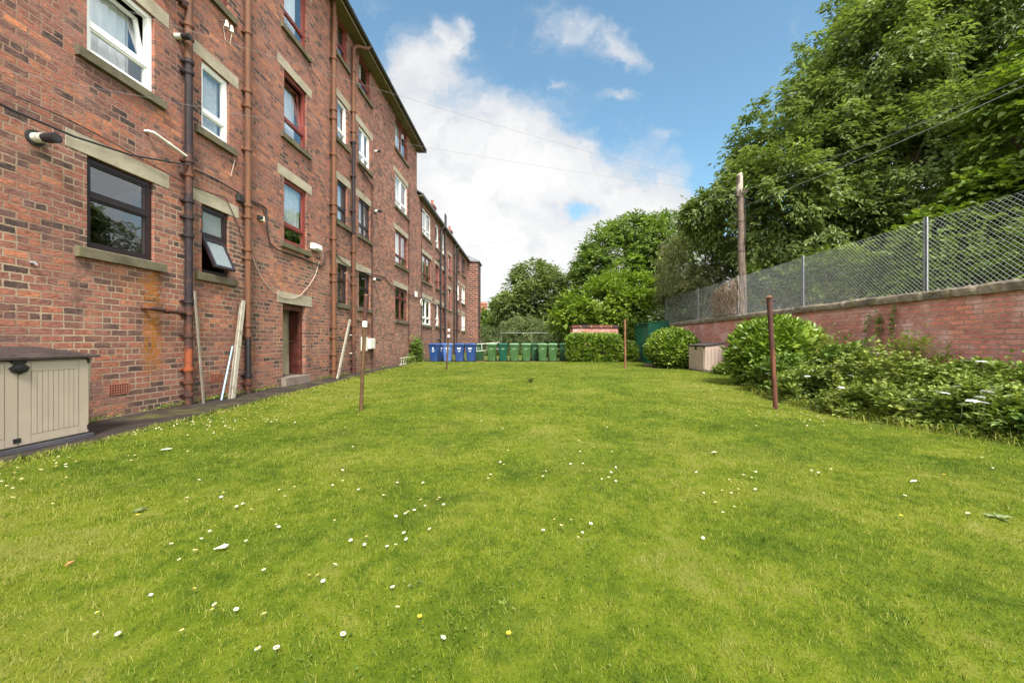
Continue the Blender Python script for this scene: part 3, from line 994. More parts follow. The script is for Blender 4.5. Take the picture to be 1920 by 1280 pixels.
for (z0, z1, fm) in ((2.30, 3.93, 'brown_paint'), (5.05, 6.72, 'white_upvc'), (7.95, 9.62, 'dark_upvc')):
    W2.append((36.2, 37.1, z0, z1, fm, dict(trans=(.3,), blind='net', lintel=z0 < 7)))
for (z0, z1, fm) in ((2.24, 3.93, 'white_upvc'), (5.03, 6.72, 'white_upvc'), (7.95, 9.62, 'dark_upvc')):
    W2.append((38.4, 40.6, z0, z1, fm, dict(muls=(.5,), trans=(.27,), blind='net', lintel=z0 < 7)))
mb = MB()
wall_open(mb, XF, Y1 + .004, Y2, -.1, E2, [w[:4] for w in W2], .2, 0)
mb.quad((XF, Y2, -.1), (-16, Y2, -.1), (-16, Y2, E2), (XF, Y2, E2))
mb.quad((-16, Y1 + .004, -.1), (XF, Y1 + .004, -.1), (XF, Y1 + .004, E2), (-16, Y1 + .004, E2))
mb.quad((-16, Y2, -.1), (-16, Y1 + .004, -.1), (-16, Y1 + .004, E2), (-16, Y2, E2))
mb.quad((-16, Y1 + .004, -.1), (-16, Y2, -.1), (XF, Y2, -.1), (XF, Y1 + .004, -.1))
mb.build('wall', M['brick_far'], B2)
for (a, b, c, d, fm, k) in W2:
    k = dict(k)
    k['blind'] = M[k['blind']]
    window(B2, a, b, c, d, M[fm], **k)
mb = MB()
mb.hexa([(-6.27, Y1 + .3, E2 + .08), (-6.27, Y2 + .2, E2 + .08), (-11, Y2 + .2, 12.9), (-11, Y1 + .3, 12.9)],
        [(-6.27, Y1 + .3, E2 + .16), (-6.27, Y2 + .2, E2 + .16), (-11, Y2 + .2, 13.0), (-11, Y1 + .3, 13.0)])
mb.hexa([(-11, Y1 + .3, 12.9), (-11, Y2 + .2, 12.9), (-16.2, Y2 + .2, E2 + .08), (-16.2, Y1 + .3, E2 + .08)],
        [(-11, Y1 + .3, 13.0), (-11, Y2 + .2, 13.0), (-16.2, Y2 + .2, E2 + .16), (-16.2, Y1 + .3, E2 + .16)])
rf = mb.build('roof', M['slate'], B2)
for (yc, n, ztop, xc) in ((30.6, 3, 12.15, -7.6), (38.0, 3, 12.3, -7.7)):
    m = MB()
    m.box(xc - .9, yc - .45, E2, xc + .25, yc + .45, ztop - .35)
    m.box(xc - .95, yc - .5, ztop - .35, xc + .30, yc + .5, ztop - .2)
    for k in range(n):
        x = xc + .05 - k * .38
        m.tube([(x, yc, ztop - .2), (x, yc, ztop + .2), (x, yc, ztop + .22)], [.11, .10, .12], 10, 1)
    m.build('chimney', [M['brick_far'], M['terracotta']], rf)
mb = MB()
mb.box(-6.545, Y1 + .31, E2 - .02, -6.36, Y2 + .15, E2 + .03)
mb.build('soffit', M['soffit'], B2)
mb = MB()
mb.box(-6.358, Y1 + .31, E2 - .04, -6.24, Y2 + .15, E2 + .10)
mb.build('gutter', M['gutter'], B2)
for (px, top) in ((826.6, 9.4), (834.8, 11.2), (852, 9.5), (856.8, 9.5)):
    drainpipe(B2, px, [(-.02, top, 'black_pipe')], .062, [.6, 2.2, 3.9, 5.6, 7.3, 8.8])
for (px, z1, dx) in ((826.6, 9.35, .3), (852, 9.45, .3), (856.8, 9.45, .3)):
    f = MB()
    y = F * 6.44 / (VX - px)
    f.tube([(XF + .11, y, z1), (XF + .13, y + .1, z1 + .2), (-6.3, y + dx, z1 + .42), (-6.3, y + dx, E2 + .02)], .062, 10)
    f.build('swan_neck', M['black_pipe'], B2, smooth=True)
f = MB()
f.tube([(-6.9, 32.8, E2 + .2), (-6.9, 32.8, 11.9)], .05, 8)
f.build('vent_stack', M['black_pipe'], rf, smooth=True)
y = F * 6.44 / (VX - 826.6)
for z in (6.95, 3.7, 1.2):
    f = MB()
    f.tube([(XF, y - .9, z + .12), (XF + .11, y - .8, z + .1), (XF + .11, y, z - .1)], .045, 8)
    f.build('waste_pipe', M['black_pipe'], B2, smooth=True)
drainpipe(B2, 790.5, [(-.02, 9.9, 'red_pipe')], .025, [2, 5, 8], xoff=.04)
wallcable([(808, 567), (820, 572), (850, 584), (862, 590)], .03, 'pale_cable', bd=B2)

# ---------------------------------------------------------- the projecting end block
B3 = empty('brick_house', (-9, Y2 + .1, 0), label='dark brick end block with hipped slate roof jutting past the lower tenement', cat='building')
ya, yb, xa, xb, zt = Y2 + .03, Y2 + 2.4, -13.0, -5.38, 9.9
mb = MB()
mb.box(xa, ya, -.1, xb, yb, zt)
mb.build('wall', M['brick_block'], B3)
mb = MB()
q = .16
v = [(xa - q, ya - q, zt), (xb + q, ya - q, zt), (xb + q, yb + q, zt), (xa - q, yb + q, zt),
     (xa - q, ya - q, zt + .14), (xb + q, ya - q, zt + .14), (xb + q, yb + q, zt + .14), (xa - q, yb + q, zt + .14),
     (xb - 1.3, (ya + yb) / 2, zt + 1.0), (xa + 1.3, (ya + yb) / 2, zt + 1.0)]
mb.add(v, [(3, 2, 1, 0), (0, 1, 5, 4), (1, 2, 6, 5), (2, 3, 7, 6), (3, 0, 4, 7), (4, 5, 8, 9), (5, 6, 8), (6, 7, 9, 8), (7, 4, 9)])
mb.build('roof', M['slate'], B3)
mb = MB()
mb.tube([(xb + .08, ya + .3, 0), (xb + .08, ya + .3, zt)], .055, 8)
mb.build('drainpipe', M['black_pipe'], B3, smooth=True)

# far house whose chimney shows over the trees
x, y, z = at(906, 577, 74)
B4 = empty('brick_house', (x, 74, 0), label='distant brick house whose chimney stack shows above the far trees', cat='building')
mb = MB()
mb.box(x - 4, 74, 0, x + 4, 82, 5.6)
mb.build('wall', M['brick_far'], B4)
mb = MB()
mb.add([(x - 4.3, 73.7, 5.6), (x + 4.3, 73.7, 5.6), (x + 4.3, 82.3, 5.6), (x - 4.3, 82.3, 5.6), (x - 4.3, 78, 7.4), (x + 4.3, 78, 7.4)],
       [(0, 1, 5, 4), (1, 2, 5), (2, 3, 4, 5), (3, 0, 4), (3, 2, 1, 0)])
rf = mb.build('roof', M['slate'], B4)
mb = MB()
mb.box(x - .65, 74.2, 5, x + .65, 75.2, 8.3)
mb.box(x - .72, 74.1, 8.3, x + .72, 75.3, 8.5)
for k in (-.4, 0, .4):
    mb.tube([(x + k, 74.7, 8.5), (x + k, 74.7, 8.8)], .12, 8)
mb.build('chimney', M['terracotta'], rf)

# ================================================================ garden wall and fence
GW = empty('garden_wall', (XW, 10, 0), label='long red brick garden wall with weathered concrete coping along the right side', cat='wall')
mb = MB()
mb.box(XW, -2.5, -.1, XW + .24, 22.6, 2.0)
mb.build('brickwork', M['brick_garden'], GW)
ys = np.arange(-2.6, 22.75, .06)
V, P = [], []
prof = [(-.055, 2.002), (-.06, 2.07), (-.05, 2.135), (.0, 2.165), (.12, 2.19), (.25, 2.165), (.30, 2.10), (.30, 2.002)]
jit = rng.normal(0, 1, (len(ys), len(prof), 2))
for i, y in enumerate(ys):
    blk = int((y + 2.6) / .92)
    jn = ((y + 2.6) % .92) < .06
    for k, (x, z) in enumerate(prof):
        am = .003 if k in (0, 7) else (.005 if k < 3 else .009)
        V.append((XW + x + jit[i, k, 0] * am + .006 * math.sin(blk * 2.1) + (.03 if jn and k < 3 else 0), y,
                  z + jit[i, k, 1] * am + .007 * math.sin(blk * 3.7) * (k not in (0, 7)) - (.02 if jn and 1 < k < 6 else 0)))
n = len(prof)
for i in range(len(ys) - 1):
    for k in range(n):
        P.append((i * n + k, i * n + (k + 1) % n, (i + 1) * n + (k + 1) % n, (i + 1) * n + k))
npmesh('coping', V, P, M['coping'], GW)

FN = empty('chain_link_fence', (XW + .1, 10, 2.1), label='galvanised chain link fence on grey posts standing on top of the garden wall', cat='fence')
FT = 3.60
fx = XW + .09
fys = [0.83, 4.21, 7.59, 10.97, 14.35, 17.7, 21.75]
for y in fys:
    m = MB()
    m.box(fx - .03, y - .03, 2.05, fx + .012, y - .018, FT + .04)
    m.box(fx - .03, y - .03, 2.05, fx - .018, y + .03, FT + .04)
    m.build('post', M['galv'], FN)
V, P = [], []
pitch, z0, z1 = .088, 2.17, FT - .02
hh = z1 - z0
rr = .0022


def bar(a, b, r):
    a, b = np.array(a), np.array(b)
    d = b - a
    d /= np.linalg.norm(d)
    u = np.cross(d, (1, 0, 0))
    u /= np.linalg.norm(u)
    w = np.cross(d, u)
    base = len(V)
    for p in (a, b):
        for k in range(3):
            q = 2 * math.pi * k / 3
            V.append(p + (u * math.cos(q) + w * math.sin(q)) * r)
    for k in range(3):
        k2 = (k + 1) % 3
        P.append((base + k, base + k2, base + 3 + k2, base + 3 + k))


k = 0
slope = 1.0 * hh
y = -.5 - slope
while y < 21.75:
    for s in (1, -1):
        a, b = (y, y + slope) if s == 1 else (y + slope, y)
        t0, t1 = 0.0, 1.0
        lo, hi = -.5, 21.75
        # clip to the run of the fence
        ya, yb_ = a, b
        def cl(q):
            return (q - ya) / (yb_ - ya)
        tt = sorted((cl(lo), cl(hi)))
        t0, t1 = max(t0, tt[0]), min(t1, tt[1])
        if t1 - t0 > .02:
            # pieces bow a little, as a slack mesh does
            ns = 3
            for i in range(ns):
                u0, u1 = t0 + (t1 - t0) * i / ns, t0 + (t1 - t0) * (i + 1) / ns
                def pt(u):
                    yy = ya + (yb_ - ya) * u
                    return (fx + .008 * s * .3 + .02 * math.sin(yy * 1.3) * math.sin(u * 3.1), yy, z0 + hh * u)
                bar(pt(u0), pt(u1), rr)
    y += pitch
for z in (z0 + .03, z0 + hh * .5, z1):
    for i in range(40):
        ya, yb_ = -.5 + 22.25 * i / 40, -.5 + 22.25 * (i + 1) / 40
        bar((fx - .005, ya, z), (fx - .005, yb_, z), .0022)
npmesh('wire_mesh', V, P, M['mesh_wire'], FN)

# brick store behind the clipped hedge
x0, y, zt = at(1074, 611, 23.6)
x1 = at(1159, 611, 23.6)[0]
BS = empty('brick_store', ((x0 + x1) / 2, y, 0), label='low brick store with rounded coping behind the clipped hedge', cat='outbuilding')
mb = MB()
mb.box(x0, y, -.05, x1, y + 1.6, zt - .12)
mb.build('wall', M['brick_garden'], BS)
mb = MB()
mb.box(x0 - .07, y - .07, zt - .12, x1 + .07, y + 1.67, zt)
mb.box(x0 - .02, y - .02, zt, x1 + .02, y + 1.62, zt + .05)
mb.build('coping', M['brick_block'], BS, bevel=.04)

# green metal shed
sx0, sy0 = 6.60, 20.9
sx1, sy1 = 7.72, 23.3
SH = empty('metal_shed', ((sx0 + sx1) / 2, sy0, 0), label='dark green sheet metal shed in the corner by the garden wall', cat='shed')
mb = MB()
n = 12
for k in range(n):        # ribbed sheets
    x = sx0 + (sx1 - sx0) * k / n
    d = (sx1 - sx0) / n
    zt0, zt1 = 2.14 + .13 * k / n, 2.14 + .13 * (k + 1) / n
    o = -.012 if k % 2 else 0
    mb.hexa([(x, sy0 + o, 0), (x + d, sy0 + o, 0), (x + d, sy0 + .04, 0), (x, sy0 + .04, 0)],
            [(x, sy0 + o, zt0), (x + d, sy0 + o, zt1), (x + d, sy0 + .04, zt1), (x, sy0 + .04, zt0)])
for k in range(24):
    y = sy0 + .05 + (sy1 - sy0 - .05) * k / 24
    d = (sy1 - sy0 - .05) / 24
    o = -.012 if k % 2 else 0
    mb.box(sx0 + o, y, 0, sx0 + .04, y + d, 2.12)
mb.box(sx1 - .04, sy0 + .05, 0, sx1, sy1, 2.26)
mb.box(sx0 + .05, sy1 - .04, 0, sx1 - .05, sy1, 2.13)
mb.build('body', M['shed_green'], SH)
mb = MB()
mb.hexa([(sx0 - .12, sy0 - .06, 2.135), (sx1 + .02, sy0 - .06, 2.28), (sx1 + .02, sy1 + .1, 2.28), (sx0 - .12, sy1 + .1, 2.135)],
        [(sx0 - .12, sy0 - .06, 2.185), (sx1 + .02, sy0 - .06, 2.33), (sx1 + .02, sy1 + .1, 2.33), (sx0 - .12, sy1 + .1, 2.185)])
mb.build('roof', M['shed_green'], SH)
# ================================================================ ground
def sheet(name, pts, z, mat, kind='structure'):
    m = MB()
    m.add([(x, y, z) for x, y in pts], [tuple(range(len(pts)))])
    o = m.build(name, mat)
    return tag(o, kind=kind)


sheet('ground', [(-300, -60), (300, -60), (300, 500), (-300, 500)], -.03, M['rough'])
EDGE = [(-5.02, -3.0), (-5.02, 3.66), (-5.08, 5.2), (-5.2, 7.0), (-5.38, 10.0), (-5.6, 14.0), (-5.8, 18.0), (-5.95, 22.0)]


def edge_x(y):
    for (x0, y0), (x1, y1) in zip(EDGE, EDGE[1:]):
        if y <= y1:
            return x0 + (x1 - x0) * (y - y0) / (y1 - y0) + .03 * math.sin(y * 2.3) + .02 * math.sin(y * 6.1)
    return EDGE[-1][0]


BEDF = [(6.3, -2.5), (6.1, 3.0), (5.62, 4.35), (4.95, 5.8), (4.95, 7.4), (5.3, 9.0), (5.9, 9.6), (7.2, 12.0), (7.4, 14.0), (7.2, 15.8), (5.6, 16.3), (5.5, 18.6), (6.4, 20.8), (6.4, 22.0)]


def bed_x(y):
    for (x0, y0), (x1, y1) in zip(BEDF, BEDF[1:]):
        if y <= y1:
            return x0 + (x1 - x0) * (y - y0) / (y1 - y0)
    return BEDF[-1][0]


sheet('path', [(-6.9, -3.0), (-4.6, -3.0), (-4.6, 24.5), (-6.9, 24.5)], -.012, M['path'])
sheet('soil_bed', [(4.5, -2.5), (7.9, -2.5), (7.9, 22.5), (4.5, 22.5)], -.018, M['soil'])
sheet('bin_stand', [(-5.4, 21.75), (2.4, 21.75), (2.4, 24.3), (-5.4, 24.3)], -.006, M['soil'])
# lawn: rows across from the path edge to the bed edge, gently uneven
V, P = [], []
ysl = np.linspace(-2.4, 21.9, 120)
nx = 60
for y in ysl:
    xl, xr = edge_x(y), bed_x(y)
    for i in range(nx):
        u = i / (nx - 1)
        x = xl + (xr - xl) * u
        z = .022 + .012 * math.sin(x * .9 + y * .5) * math.sin(y * .7 - x * .3)
        if i in (0, nx - 1):
            z = -.012
        V.append((x, y, z))
for j in range(len(ysl) - 1):
    for i in range(nx - 1):
        P.append((j * nx + i, j * nx + i + 1, (j + 1) * nx + i + 1, (j + 1) * nx + i))
tag(npmesh('lawn', V, P, M['turf'], smooth=True), kind='structure')


def lawn_z(x, y):
    return .022 + .012 * np.sin(x * .9 + y * .5) * np.sin(y * .7 - x * .3)


# grass blades, shorter and broader with distance only in how many stand for a tuft
def grass():
    vs, rn = [], []
    zones = [(0.9, 2.2, 10500, .0034, .031), (2.2, 3.6, 8200, .0042, .032), (3.6, 5.6, 4400, .0056, .033), (5.6, 9, 1800, .009, .035), (9, 14, 650, .014, .038), (14, 21.9, 300, .022, .04)]
    for (ya, yb, den, wd, ht) in zones:
        xl, xr = -1.5 * yb - .4, 1.5 * yb + .4
        xl, xr = max(xl, -6), min(xr, 7.4)
        n = int(den * (yb - ya) * (xr - xl))
        x = rng.uniform(xl, xr, n)
        y = rng.uniform(ya, yb, n)
        ex = np.interp(y, [e[1] for e in EDGE], [e[0] for e in EDGE])
        bx = np.interp(y, [e[1] for e in BEDF], [e[0] for e in BEDF])
        k = (x > ex - .05 - .05 * np.sin(y * 5.1)) & (x < bx + .05) & (np.abs(x) < 1.42 * y + .5)
        x, y = x[k], y[k]
        n = len(x)
        # thick and thin tufts
        tuft = .5 + .5 * np.sin(x * 11.3 + 2.1 * np.sin(y * 7.7)) * np.sin(y * 10.1 + 1.7 * np.sin(x * 8.3))
        a = rng.uniform(0, 2 * np.pi, n)
        h = ht * rng.uniform(.45, 1.15, n) * (.7 + .5 * tuft)
        lean = rng.uniform(.25, 1.3, n)
        la = a + rng.normal(0, .9, n) + np.pi / 2
        w = wd * rng.uniform(.6, 1.3, n)
        z = lawn_z(x, y) - .006
        b = np.stack([x, y, z], 1)
        s = np.stack([np.cos(a), np.sin(a), np.zeros(n)], 1) * w[:, None] * .5
        tip = b + np.stack([np.cos(la) * h * np.sin(lean), np.sin(la) * h * np.sin(lean), h * np.cos(lean) + .006], 1)
        vs.append(np.stack([b - s, b + s, tip], 1).reshape(-1, 3))
        rn.append(np.repeat(rng.uniform(0, 1, n), 3))
    V = np.concatenate(vs)
    P = np.arange(len(V)).reshape(-1, 3)
    o = npmesh('grass', V, P, M['blade'], rnd=np.concatenate(rn))
    tag(o, 'short bright green grass of the mown lawn', 'grass', kind='stuff')


grass()

# clover and little round weed leaves in the turf
t = leafmat('clover leaf', [(0.045, 0.085, 0.010), (0.085, 0.14, 0.015), (0.14, 0.19, 0.025)], .3)
n = 5000
cx = rng.normal(0, 1, (60, 2)) * (2.4, 1.5) + (0, 3.6)
c = cx[rng.integers(0, 60, n)] + rng.normal(0, .22, (n, 2))
c = c[(c[:, 1] > 1.1) & (np.abs(c[:, 0]) < 1.4 * c[:, 1] + .3) & (c[:, 0] > -4.9) & (c[:, 0] < 4.8)]
n = len(c)
a = rng.uniform(0, 6.28, n)
r = rng.uniform(.003, .0065, n)
z = lawn_z(c[:, 0], c[:, 1]) + rng.uniform(.012, .024, n)
Q = []
for k in range(6):
    q = a + k * np.pi / 3
    Q.append(np.stack([c[:, 0] + r * np.cos(q), c[:, 1] + r * np.sin(q), z + .3 * r * np.sin(q * 1.0 + a)], 1))
V = np.stack(Q, 1).reshape(-1, 3)
o = npmesh('clover', V, np.arange(len(V)).reshape(-1, 6), t, rnd=np.repeat(rng.uniform(0, 1, n), 6))
tag(o, 'small round clover leaves scattered through the lawn', 'clover', kind='stuff')

# ================================================================ storage boxes
def storage_box(label, cream, open_gap=False):
    """front faces -Y; origin at the middle of its foot"""
    root = local('storage_box', label=label, cat='storage box', group='outdoor storage boxes')
    w, d, hf, hb = 1.455, .80, 1.0, 1.10
    b = MB()
    x0, x1 = -w / 2, w / 2
    tp = .035
    b.hexa([(x0 + tp, -d / 2 + .03, .05), (x1 - tp, -d / 2 + .03, .05), (x1 - tp, d / 2, .05), (x0 + tp, d / 2, .05)],
           [(x0, -d / 2 + .02, hf - .01), (x1, -d / 2 + .02, hf - .01), (x1, d / 2, hb), (x0, d / 2, hb)])
    for s in (-1, 1):       # corner posts and ribs of the end wall
        xs = x1 if s > 0 else x0
        for k in range(5):
            y = -d / 2 + .12 + k * .14
            b.hexa([(xs - s * tp, y, .08), (xs - s * tp + s * .012, y, .08), (xs - s * tp + s * .012, y + .11, .08), (xs - s * tp, y + .11, .08)],
                   [(xs, y, hf - .08), (xs + s * .012, y, hf - .08), (xs + s * .012, y + .11, hf - .08), (xs, y + .11, hf - .08)])
    b.build('body', cream, root, bevel=.008)
    for s in (-1, 1):
        m = MB()
        xa, xb = (x0 + .06, -.006) if s < 0 else (.006, x1 - .06)
        yf = -d / 2
        m.box(xa, yf + .008, .07, xb, yf + .045, hf - .03)
        m.box(xa, yf - .006, .07, xa + .10, yf + .008, hf - .03)
        m.box(xb - .10, yf - .006, .07, xb, yf + .008, hf - .03)
        m.box(xa + .105, yf - .006, hf - .13, xb - .105, yf + .008, hf - .03)
        m.box(xa + .105, yf - .006, .07, xb - .105, yf + .008, .165)
        n = 9
        ia, ib = xa + .105, xb - .105
        for k in range(n):
            u0, u1 = ia + (ib - ia) * k / n, ia + (ib - ia) * (k + 1) / n
            m.box(u0 + .004, yf - .008, .17, u1 - .004, yf + .008, hf - .135)
        dr = m.build('door', cream, root)
        for z in (.10, hf - .07):
            m = MB()
            m.box(s * (x1 - .075), yf - .012, z, s * (x1 - .045), yf + .01, z + .06)
            m.build('hinge', M['black_plastic'], dr)
    m = MB()
    m.box(-.045, -d / 2 - .012, .10, -.012 + .03, -d / 2 - .007, .15)
    m.build('floor_bolt', M['black_plastic'], root)
    m = MB()       # lid latch: pear shaped loop
    P = [(-.02, 0), (-.085, -.055), (-.06, -.10), (0, -.125), (.06, -.10), (.085, -.055), (.02, 0)]
    zt = hf - .03
    for q, (sc, y0, y1) in enumerate(((1.0, -.012, -.028), (.62, -.028, -.045))):
        vs = [(x * sc, -d / 2 + y0, zt - .065 + (z + .065) * sc) for x, z in P] + [(x * sc, -d / 2 + y1, zt - .065 + (z + .065) * sc) for x, z in P]
        k = len(P)
        m.add(vs, [tuple(range(k, 2 * k)), tuple(reversed(range(k)))] + [(i, (i + 1) % k, (i + 1) % k + k, i + k) for i in range(k)])
    m.box(-.06, -d / 2 - .022, zt - .01, .06, -d / 2 - .005, zt + .04)
    m.tube([(0, -d / 2 - .045, zt - .06), (0, -d / 2 - .055, zt - .06)], .022, 12)
    m.build('latch', M['black_plastic'], root)
    m = MB()
    e = .045
    m.hexa([(x0 - e, -d / 2 - .045, hf), (x1 + e, -d / 2 - .045, hf), (x1 + e, d / 2 + .02, hb + .01), (x0 - e, d / 2 + .02, hb + .01)],
           [(x0 - e, -d / 2 - .045, hf + .03), (x1 + e, -d / 2 - .045, hf + .03), (x1 + e, d / 2 + .02, hb + .045), (x0 - e, d / 2 + .02, hb + .045)])
    for k in range(11):
        x = x0 + .1 + k * (w - .2) / 10
        m.hexa([(x - .03, -d / 2 + .05, hf + .045), (x + .03, -d / 2 + .05, hf + .045), (x + .03, d / 2 - .05, hb + .035), (x - .03, d / 2 - .05, hb + .035)],
               [(x - .025, -d / 2 + .055, hf + .052), (x + .025, -d / 2 + .055, hf + .052), (x + .025, d / 2 - .055, hb + .042), (x - .025, d / 2 - .055, hb + .042)])
    m.build('lid', M['boxlid'], root, bevel=.01)
    m = MB()
    m.box(x0 + tp - .02, -d / 2 - .03, 0, x1 - tp + .02, d / 2 + .01, .045)
    m.box(x0 + tp - .004, -d / 2 + .035, .045, x1 - tp + .008, d / 2, .12)
    m.build('base', M['boxbase'], root)
    return root


b = storage_box('beige plastic storage box with dark lid and latch against the tenement wall at the left', M['boxcream'])
b.location = (-5.94, 4.905 - .7275, -.008)
b.rotation_euler = (0, 0, R(90))
b = storage_box('faded pinkish storage box standing by the garden wall between two bushes', M['boxtan'])
b.location = (6.73 + .40, 14.55 + .7275, .0)
b.rotation_euler = (0, 0, R(-90))

# ================================================================ wheelie bins
def wheelie_bin(mat, lidmat, mark):
    """front faces -Y, body 0.58 wide, 1.07 tall"""
    root = local('wheelie_bin')
    b = MB()
    def ring(z, wx, y0, y1, c=.03):
        return [(-wx + c, y0, z), (wx - c, y0, z), (wx, y0 + c, z), (wx, y1 - c, z), (wx - c, y1, z), (-wx + c, y1, z), (-wx, y1 - c, z), (-wx, y0 + c, z)]
    rings = [ring(.03, .205, -.20, .17), ring(.12, .21, -.215, .22), ring(.55, .242, -.26, .27), ring(.90, .27, -.30, .31),
             ring(.905, .285, -.32, .33), ring(.965, .288, -.325, .335)]
    for q in rings:
        b.v += q
    for i in range(len(rings) - 1):
        for k in range(8):
            b.f.append((i * 8 + k, i * 8 + (k + 1) % 8, (i + 1) * 8 + (k + 1) % 8, (i + 1) * 8 + k))
            b.m.append(0)
    b.f += [tuple(reversed(range(8))), tuple(range(40, 48))]
    b.m += [0, 0]
    # front ribs and a raised panel, side ribs
    for s in (-1, 1):
        b.hexa([(s * .16 - .008, -.21, .14), (s * .16 + .008, -.21, .14), (s * .16 + .008, -.19, .14), (s * .16 - .008, -.19, .14)],
               [(s * .2 - .008, -.312, .88), (s * .2 + .008, -.312, .88), (s * .2 + .008, -.29, .88), (s * .2 - .008, -.29, .88)])
    b.hexa([(-.13, -.222, .15), (.13, -.222, .15), (.13, -.20, .15), (-.13, -.20, .15)], [(-.13, -.245, .36), (.13, -.245, .36), (.13, -.22, .36), (-.13, -.22, .36)])
    body = b.build('body', mat, root)
    l = MB()
    lr = [ring(.968, .293, -.345, .34, .04), ring(.995, .297, -.36, .345, .05), ring(1.03, .275, -.32, .335, .06), ring(1.06, .22, -.24, .30, .07), ring(1.072, .14, -.15, .24, .06)]
    for q in lr:
        l.v += q
    for i in range(len(lr) - 1):
        for k in range(8):
            l.f.append((i * 8 + k, i * 8 + (k + 1) % 8, (i + 1) * 8 + (k + 1) % 8, (i + 1) * 8 + k))
            l.m.append(0)
    l.f += [tuple(reversed(range(8))), tuple(range(32, 40))]
    l.m += [0, 0]
    for s in (-1, 1):
        l.box(s * .22 - .03, -.39, .972, s * .22 + .03, -.345, .992)
    l.build('lid', lidmat, root, smooth=True)
    h = MB()
    h.tube([(-.22, .36, .95), (-.22, .41, .97), (.22, .41, .97), (.22, .36, .95)], .018, 8)
    h.build('handle', mat, root, smooth=True)
    for s in (-1, 1):
        w = MB()
        w.tube([(s * .215, .20, .10), (s * .26, .20, .10)], .10, 18, 0)
        w.tube([(s * .261, .20, .10), (s * .268, .20, .10)], .05, 12, 1)
        w.build('wheel', [M['rubber'], mat], root, smooth=True)
    m = MB()       # printed marks on the front: an emblem over lines of lettering
    def fr(x, z):
        return (x, -.215 - .0485 * (z - .12) / .43 * .93 - .012 if z < .55 else -.26 - .04 * (z - .55) / .35 - .006, z)
    def patch(xa, xb, za, zb):
        m.quad(fr(xa, za), fr(xb, za), fr(xb, zb), fr(xa, zb))
    if mark == 'crest':
        vs = [fr(.045 * math.sin(a) * (1 - .35 * max(0, math.cos(a))), .765 + .06 * math.cos(a)) for a in [k * math.pi / 8 for k in range(16)]]
        m.add(vs, [tuple(reversed(range(16)))])
        patch(-.012, .012, .82, .86)
        for k in range(4):
            wk = (.09, .06, .075, .05)[k]
            patch(-wk, wk, .655 - k * .032, .672 - k * .032)
        mm = M['mark_white']
    elif mark == 'lines':
        patch(-.11, .11, .77, .81)
        patch(-.09, .09, .72, .755)
        for k in range(3):
            patch(-.07, .07, .64 - k * .03, .655 - k * .03)
        mm = M['mark_white']
    else:
        patch(-.085, .085, .735, .765)
        patch(-.05, .05, .70, .715)
        mm = M['mark_green']
    m.build('print', mm, body)
    return root


PROTO = {}


def put_bin(px, Y, key, rz, label, group):
    mats = dict(blue=('bin_blue', 'bin_blue', 'crest'), blue2=('bin_blue', 'bin_blue', 'lines'), light=('bin_lightblue', 'bin_lightblue', 'lines'),
                green=('bin_green', 'lid_green', 'plain'), teal=('bin_teal', 'bin_teal', 'lines2'), olive=('bin_olive', 'bin_olive', 'plain'))[key]
    if key not in PROTO:
        PROTO[key] = o = wheelie_bin(M[mats[0]], M[mats[1]], mats[2])
    else:
        o = copy_tree(PROTO[key])
    o.location = ((px - VX) * Y / F, Y, -.006)
    o.rotation_euler = (0, 0, R(rz))
    tag(o, label, 'wheelie bin', group)


GB, GG = 'blue wheelie bins by the path', 'green wheelie bins in a row'
put_bin(815.5, 22.6, 'blue', -9, 'blue wheelie bin with white crest, nearest the tenement wall', GB)
put_bin(827, 23.5, 'blue2', 4, 'blue wheelie bin half hidden behind the crested bin', GB)
put_bin(839.5, 22.5, 'light', 7, 'paler sky blue wheelie bin behind the clothes post', GB)
put_bin(862, 22.6, 'blue2', 2, 'blue wheelie bin between the pale blue bin and the last blue bin', GB)
put_bin(883.5, 22.6, 'blue2', -7, 'rightmost blue wheelie bin, next to the leaning ladder', GB)
put_bin(899, 24.2, 'olive', 3, 'dark green wheelie bin behind the leaning ladder', GG)
put_bin(922.5, 22.9, 'green', -3, 'green wheelie bin with pale lid, just right of the ladder', GG)
put_bin(943.5, 22.9, 'teal', 2, 'dark teal green wheelie bin, the only one of that shade in the row', GG)
put_bin(964, 22.9, 'green', 1, 'green wheelie bin with pale lid, directly right of the teal bin', GG)
put_bin(986.5, 22.9, 'green', -2, 'green wheelie bin with pale lid, second to the right of the teal bin', GG)
put_bin(1003, 23.7, 'olive', 5, 'dark green wheelie bin tucked behind two pale lidded bins', GG)
put_bin(1016.5, 22.9, 'green', 3, 'green wheelie bin with pale lid in front of the tucked dark green bin', GG)
put_bin(1036, 22.9, 'green', -2, 'last green wheelie bin with pale lid before the gap by the hedge', GG)
put_bin(1057.5, 23.3, 'olive', -6, 'dark green wheelie bin partly covered by the clipped hedge', GG)

# ladders
def ladder(a, b, w, n, label):
    """two rails from a to b, the second rail offset by w"""
    a, b, w = Vector(a), Vector(b), Vector(w)
    r = empty('ladder', tuple((a + b) / 2), label=label, cat='ladder')
    for o_ in (Vector((0, 0, 0)), w):
        m = MB()
        m.tube([a + o_, b + o_], .022, 4)
        m.build('rail', M['white_plastic'], r)
    for k in range(n):
        u = (k + .5) / n
        p = a + (b - a) * u
        m = MB()
        m.tube([p, p + w], .014, 6)
        m.build('rung', M['white_plastic'], r)


ladder(at(889, 645.5, 23.3), at(936, 641.5, 23.55), (.02, -.05, -.42), 5, 'white ladder lying on its side between the blue and green bins')
ladder((-6.30, 19.0, .02), (-6.18, 22.0, .02), (.05, .0, .33), 9, 'white ladder lying on its edge along the foot of the tenement wall')

